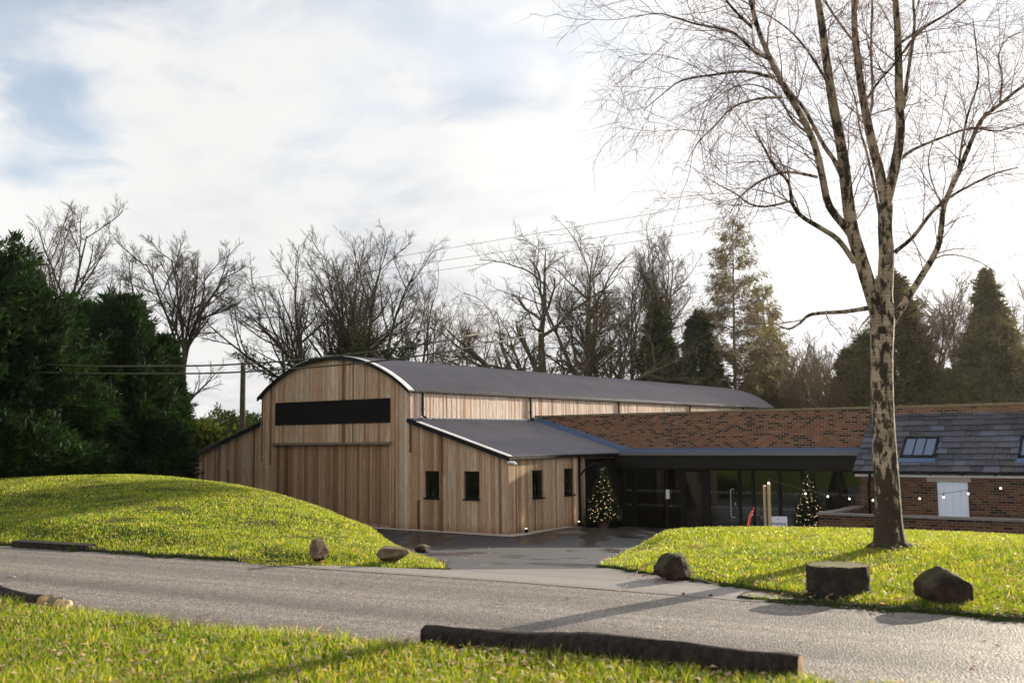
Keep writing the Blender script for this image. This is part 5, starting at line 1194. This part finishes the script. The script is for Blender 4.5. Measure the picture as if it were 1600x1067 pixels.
rockobj('boulder', 'dark pointed boulder nearest the right edge beside the lane', 'boulder', 1438, 1518, 891, 956, 9.7, .42, 7, 'rock', prof=[(N3(-.75, -.2, .85), .37), (N3(.65, -.1, .9), .385), (N3(1, -.1, .3), .43), (N3(-1, -.1, .2), .44), (N3(0, -1, .2), .38), (N3(.1, -.5, 1), .44)])
def log(name, label, p0, p1, r0, r1, seed, endm='logend', n=26):
    rg = random.Random(seed); a, b_ = Vector(p0), Vector(p1); pts = []; rad = []; k = 18
    d = (b_-a).normalized(); s1 = d.cross(Vector((0, 0, 1))).normalized(); s2 = s1.cross(d)
    V, Fs = [], []
    for i in range(n+1):
        t = i/n; c = a.lerp(b_, t)+s2*.012*math.sin(t*9+seed)+s1*.012*math.sin(t*7); r_ = (r0+(r1-r0)*t)*(1+.03*math.sin(t*23+seed))*(1+(-.10 if i in (0, n) else 0))
        for j in range(k):
            th = 2*math.pi*j/k; q = r_*(1+.05*math.sin(3*th+t*5)+.05*math.sin(7*th+t*11+seed)+rg.uniform(-.035, .035)); V.append(tuple(c-a+(s1*math.cos(th)+s2*math.sin(th))*q))
    for i in range(n):
        for j in range(k): Fs.append((i*k+j, i*k+(j+1) % k, (i+1)*k+(j+1) % k, (i+1)*k+j))
    e = empty(name, a, label=label, cat='log'); link('bark', V, Fs, M['logbark'], e, smooth=True)
    for (c, r_, base, sgn) in ((Vector((0, 0, 0)), r0, 0, -1), (b_-a, r1, n*k, 1)):
        cv = [tuple(Vector(V[base+j])+d*.002*sgn) for j in range(k)]+[tuple(c+d*.012*sgn)]
        link('cut_end', cv, [(j, (j+1) % k, k) if sgn > 0 else ((j+1) % k, j, k) for j in range(k)], M[endm], e)
    return e
la = at(666, 1000, 8.3); lb_ = at(1252, 1062, 6.95)
log('log', 'long dark log lying along the near edge of the lane', (la.x, la.y, .085), (lb_.x, lb_.y, .10), .098, .108, 3)
la = at(-60, 931, 11.2); lb_ = at(68, 947, 10.35)
log('log', 'dark log lying at the left edge in front of the lane', (la.x, la.y, .07), (lb_.x, lb_.y, .06), .10, .08, 4)
# splintered broken end of that log, as separate chunks
for i, (px, py, v, L, r_, az) in enumerate(((78, 946, 10.3, .26, .045, .2), (92, 947, 10.25, .20, .05, -.6), (60, 940, 10.5, .3, .03, .9), (104, 950, 10.15, .12, .055, 1.6), (86, 938, 10.5, .2, .02, 2.2))):
    p = at(px, py, v); dd = Vector((math.cos(az), math.sin(az), .25))*L*.5
    m = MB().tube([Vector((0, 0, .06))-dd, Vector((0, 0, .07)), Vector((0, 0, .06))+dd], [r_*.5, r_, r_*.7], 7)
    o = m.build('wood_chunk', M['timber_post' if i % 2 else 'beam'], None, loc=(p.x, p.y, 0)); tag(o, ('long grey splinter beside the left log end', 'pale chunk nearest the broken left log end', 'thin dark splinter lying on top of the left log end', 'short pale chunk farthest right of the broken log', 'thin grey splinter on the lane side of the left log')[i], 'wood chunk', 'splintered chunks of the broken log')
sl0, sl1 = at(25, 846, 16.7), at(141, 851, 15.95)
e = empty('sleeper', (sl0.x, sl0.y-.15, 0), label='dark timber sleeper edging the mound at the far left of the lane', cat='sleeper')
dd = (sl1-sl0); MB().hexa([(0, 0, -.1), (dd.x, dd.y, -.1), (dd.x+.08, dd.y+.17, -.1), (.08, .17, -.1), (0, 0, .10), (dd.x, dd.y, .09), (dd.x+.08, dd.y+.17, .10), (.08, .17, .11)]).build('beam', M['logbark'], e)
# fallen sticks beside the drive
rg = random.Random(77)
for i in range(21):
    px, v, slb = ((rg.uniform(975, 1060), rg.uniform(11.4, 12.9), 'thin dead stick lying at the drive edge left of the round boulder'), (rg.uniform(1080, 1230), rg.uniform(10.6, 12.), 'thin dead stick lying between the round boulder and the cut stone'), (rg.uniform(1130, 1400), rg.uniform(11.5, 14.5), 'thin dead stick lying in the grass above the cut stone'))[i % 3]
    p = at(px, 900, v); p.z = max(GZ(p.x, v), 0)+.03; a = rg.uniform(0, 6.28); L = rg.uniform(.15, .5)
    P = wander(rg, Vector((0, 0, 0)), Vector((math.cos(a), math.sin(a), .12)), L, 5, .22, -.02)
    m = MB().tube(P, radii(.007, .003, 5), 5); q, d = along(P, .5); m.tube([q, q+side_dir(rg, d, R(40))*L*.4], [.004, .002], 4)
    o = m.build('fallen_stick', M['twig'], None, loc=tuple(p)); tag(o, slb, 'stick', slb.replace('thin dead stick', 'dead sticks'))

# ------------------------------------------------------------------ Christmas trees
def xmas(bx_, by_, bz_, H_, rad, label, seed, lz=0.):
    rg = random.Random(seed); r = np.random.default_rng(seed); p = b2w(bx_, by_, bz_); e = empty('christmas_tree', p, label=label, cat='Christmas tree', group='lit Christmas trees at the entrance')
    MB().tube([(0, 0, 0), (0, 0, .02), (0, 0, .30), (0, 0, .32)], [.17, .19, .24, .24], 20).build('pot', M['pot'], e)
    br, C, O, Lp = [], [], [], []
    tubes_mesh('trunk', [([Vector((0, 0, .2)), Vector((0, 0, H_*.6)), Vector((.01, 0, H_))], [.045, .03, .008])], M['bark'], e)
    for i in range(300):
        f = rg.random()**1.15; z = .30+f*(H_-.36); a = rg.uniform(0, 6.283); L = max(rad*(1-f)**.85*rg.uniform(.78, 1.08), .06)
        bp = wander(rg, Vector((0, 0, z)), Vector((math.cos(a), math.sin(a), .22)), L, 4, .06, -.05); br.append((bp, radii(.010, .004, 4)))
        for j in range(int(12+L*50)):
            q, d2 = along(bp, .15+.85*rg.random()); o = side_dir(rg, d2, R(60)); C.append(tuple(q+o*rg.uniform(0, .08))); O.append(tuple(d2+o*.5))
        for j in range(2):
            if rg.random() < .8: q, d2 = along(bp, rg.uniform(.8, 1.)); Lp.append(q+side_dir(rg, d2, R(60))*.035)
    tubes_mesh('branches', br, M['bark'], e); leaf_cloud('needles', C, .085, M['xmas'], e, 5, 0, O, seed=seed, wide=.12)
    m = MB()
    for q in Lp: m.ball(q, .0068, 5, 4)
    o = m.build('string_lights', M['fairy'], e)
    cp_ = sorted(Lp, key=lambda q: (round(q.z/.12), math.atan2(q.y, q.x))); return e
pt = at(943, 826, 36.4); tx, ty = w2b(pt.x, 36.4)
xmas(tx, ty, -.16, 2.18, .64, 'lit Christmas tree in a pot beside the timber porch corner', 3)
pt = at(1266, 820, 33.6); tx, ty = w2b(pt.x, 33.6)
xmas(tx, ty, -.33, 2.22, .60, 'lit Christmas tree in front of the right glass panes behind the low wall', 4)

# ------------------------------------------------------------------ festoon lights, posts, sign, tool
pA = at(1201, 757, 27.6); zb_ = GZ(pA.x, 27.6)
for (px, v, ty_, rr_, lb) in ((1201, 27.6, 756, .045, 'taller sunlit round timber post carrying the festoon lights'), (1194, 27.8, 759, .038, 'shorter shaded timber post paired with the sunlit one')):
    p = at(px, ty_, v); zb = GZ(p.x, v); e = empty('timber_post', (p.x, v, zb-.1), label=lb, cat='post', group='paired timber posts by the entrance')
    MB().tube([(0, 0, 0), (0, 0, p.z-zb+.1)], [rr_, rr_*.95], 12).build('shaft', M['timber_post'], e, smooth=False)
    MB().tube([(0, 0, p.z-zb+.1), (0, 0, p.z-zb+.115)], [rr_*.98, rr_*.7], 12).build('cap', M['alu'], e)
BL = [(1201, 754.5, 27.6), (1258.5, 771, 27.9), (1293.5, 775.5, 28.), (1327, 779, 28.), (1364, 781.5, 28), (1401, 781, 27.6), (1437, 778.7, 27.2), (1474.5, 776.5, 26.8), (1513, 771, 26.4), (1563.5, 762.5, 26.), (1620, 750, 25.6)]
PB = [at(*b) for b in BL]; e = empty('festoon_lights', PB[0], label='sagging string of white festoon bulbs above the low brick wall', cat='lights')
MB().tube(smoothp([p-PB[0]+Vector((0, 0, .10)) for p in PB], 4), .006, 6).build('cord', M['cable'], e)
for p in PB:
    q = p-PB[0]; b_ = MB().ball(q, .027, 12, 8).build('bulb', M['bulb'], e, smooth=True); MB().tube([q+Vector((0, 0, .03)), q+Vector((0, 0, .10))], .018, 8).build('socket', M['cable'], b_)
p = at(1217, 826, 29.3); zb = GZ(p.x, 29.3); zt__ = at(1217, 807, 29.3).z
sg = empty('a_board_sign', (p.x, p.y, zb), -.12, label='white A-board sign with black lettering beside the timber posts', cat='sign')
Hs = zt__-zb; ww_ = 27/F_PX*29.3
m = MB().hexa([(-ww_/2, -.0, Hs-.62), (ww_/2, 0, Hs-.62), (ww_/2, .02, Hs-.62), (-ww_/2, .02, Hs-.62), (-ww_/2, .10, Hs), (ww_/2, .10, Hs), (ww_/2, .12, Hs), (-ww_/2, .12, Hs)]); bd = m.build('board', M['sign'], sg)
m = MB()
for s_ in (-1, 1): m.hexa([(s_*ww_/2-.012, -.05, -.02), (s_*ww_/2+.012, -.05, -.02), (s_*ww_/2+.012, -.02, -.02), (s_*ww_/2-.012, -.02, -.02), (s_*ww_/2-.012, .11, Hs+.01), (s_*ww_/2+.012, .11, Hs+.01), (s_*ww_/2+.012, .14, Hs+.01), (s_*ww_/2-.012, .14, Hs+.01)])
m.build('frame', M['pot'], sg)
tl = math.atan2(.10, .62)
def on_sign(h): return -.004+.10*(Hs-h <= 9 and (h-(Hs-.62))/.62)-.004
text_obj('lettering', 'Wedding', .115, M['ink'], bd, (0, on_sign(Hs-.20), Hs-.20), (R(90)-tl, 0, 0), .002)
text_obj('lettering', 'in Progress', .105, M['ink'], bd, (0, on_sign(Hs-.325), Hs-.325), (R(90)-tl, 0, 0), .002)
MB().ball((0, on_sign(Hs-.07), Hs-.07), .018, 10, 6).build('emblem', M['red'], bd)
# thin orange and black tool leaning before the glass
p = at(1171, 826, 31.); zb = GZ(p.x, 31.) if False else -1.7
e = empty('garden_tool', (p.x, p.y, zb), label='slim bright orange and black tool leaning upright before the glass doors', cat='tool')
f_ = lambda px, py: at(px, py, 31.)-Vector((p.x, p.y, zb))
MB().tube(smoothp([f_(1168.5, 845), f_(1169.5, 822), f_(1171, 812), f_(1172.5, 804), f_(1175.5, 800)]), [.05]*4+[.045]*4+[.035]*4+[.02], 8).build('body', M['orange'], e, smooth=True)
MB().tube([f_(1175, 803), f_(1177.3, 797), f_(1177.6, 792)], .02, 8).build('handle', M['orange'], e)
MB().tube([f_(1173, 807), f_(1176, 804), f_(1175, 798)], .016, 8).build('trigger', M['alu'], e)
# small things on the window ledges
def onledge(px, py, y_=None, x_=None): ...
pe = Thing('picture_card', -3.35, .16, 1.12, label='small framed card standing inside the left front window', cat='card')
pe.part(MB().hexa([(-3.37, .14, 1.155), (-3.21, .14, 1.155), (-3.21, .15, 1.155), (-3.37, .15, 1.155), (-3.37, .20, 1.39), (-3.21, .20, 1.39), (-3.21, .21, 1.39), (-3.37, .21, 1.39)]), 'card', M['sign'])
pe = Thing('picture_card', -.16, 3.42, 1.12, label='small framed card standing inside the side window nearest the porch', cat='card')
pe.part(MB().box(-.20, -.19, 3.34, 3.52, 1.16, 1.36), 'card', M['sign'])
for i, (x, y, lb) in enumerate(((-1.45, .35, 'sprig of leaves in a vase inside the right front window'), (-.35, 1.7, 'sprig of leaves in a vase inside the outer side window'))):
    vs = Thing('vase_of_leaves', x, y, 1.1, label=lb, cat='plant'); vs.part(MB().tube([(x, y, 1.08), (x, y, 1.16), (x, y, 1.24)], [.04, .055, .025], 10), 'vase', M['alu'])
    r = np.random.default_rng(i); C = np.array([x, y, 1.45])+r.normal(size=(45, 3))*np.array([.10, .07, .14]); o = leaf_cloud('leaves', C, .05, M['hedge'], vs.e, 3, seed=i); o.location = vs.o
    MB_ = MB().tube([(x, y, 1.2), (x, y, 1.5)], .006, 5); vs.part(MB_, 'stem', M['hedge'])

# ------------------------------------------------------------------ bright winter air
hz = link('haze', *(lambda m: (m.v, m.f))(MB().box(-560, 560, -90, 720, -3.5, 32)), bpy.data.materials.new('haze'))
hm = hz.data.materials[0]; hm.use_nodes = True; ht = hm.node_tree; ht.nodes.clear()
pv_ = ht.nodes.new('ShaderNodeVolumePrincipled'); pv_.inputs['Color'].default_value = (1, .95, .86, 1); pv_.inputs['Density'].default_value = .00013; pv_.inputs['Anisotropy'].default_value = .75
ho = ht.nodes.new('ShaderNodeOutputMaterial'); ht.links.new(pv_.outputs[0], ho.inputs['Volume']); tag(hz, kind='stuff')
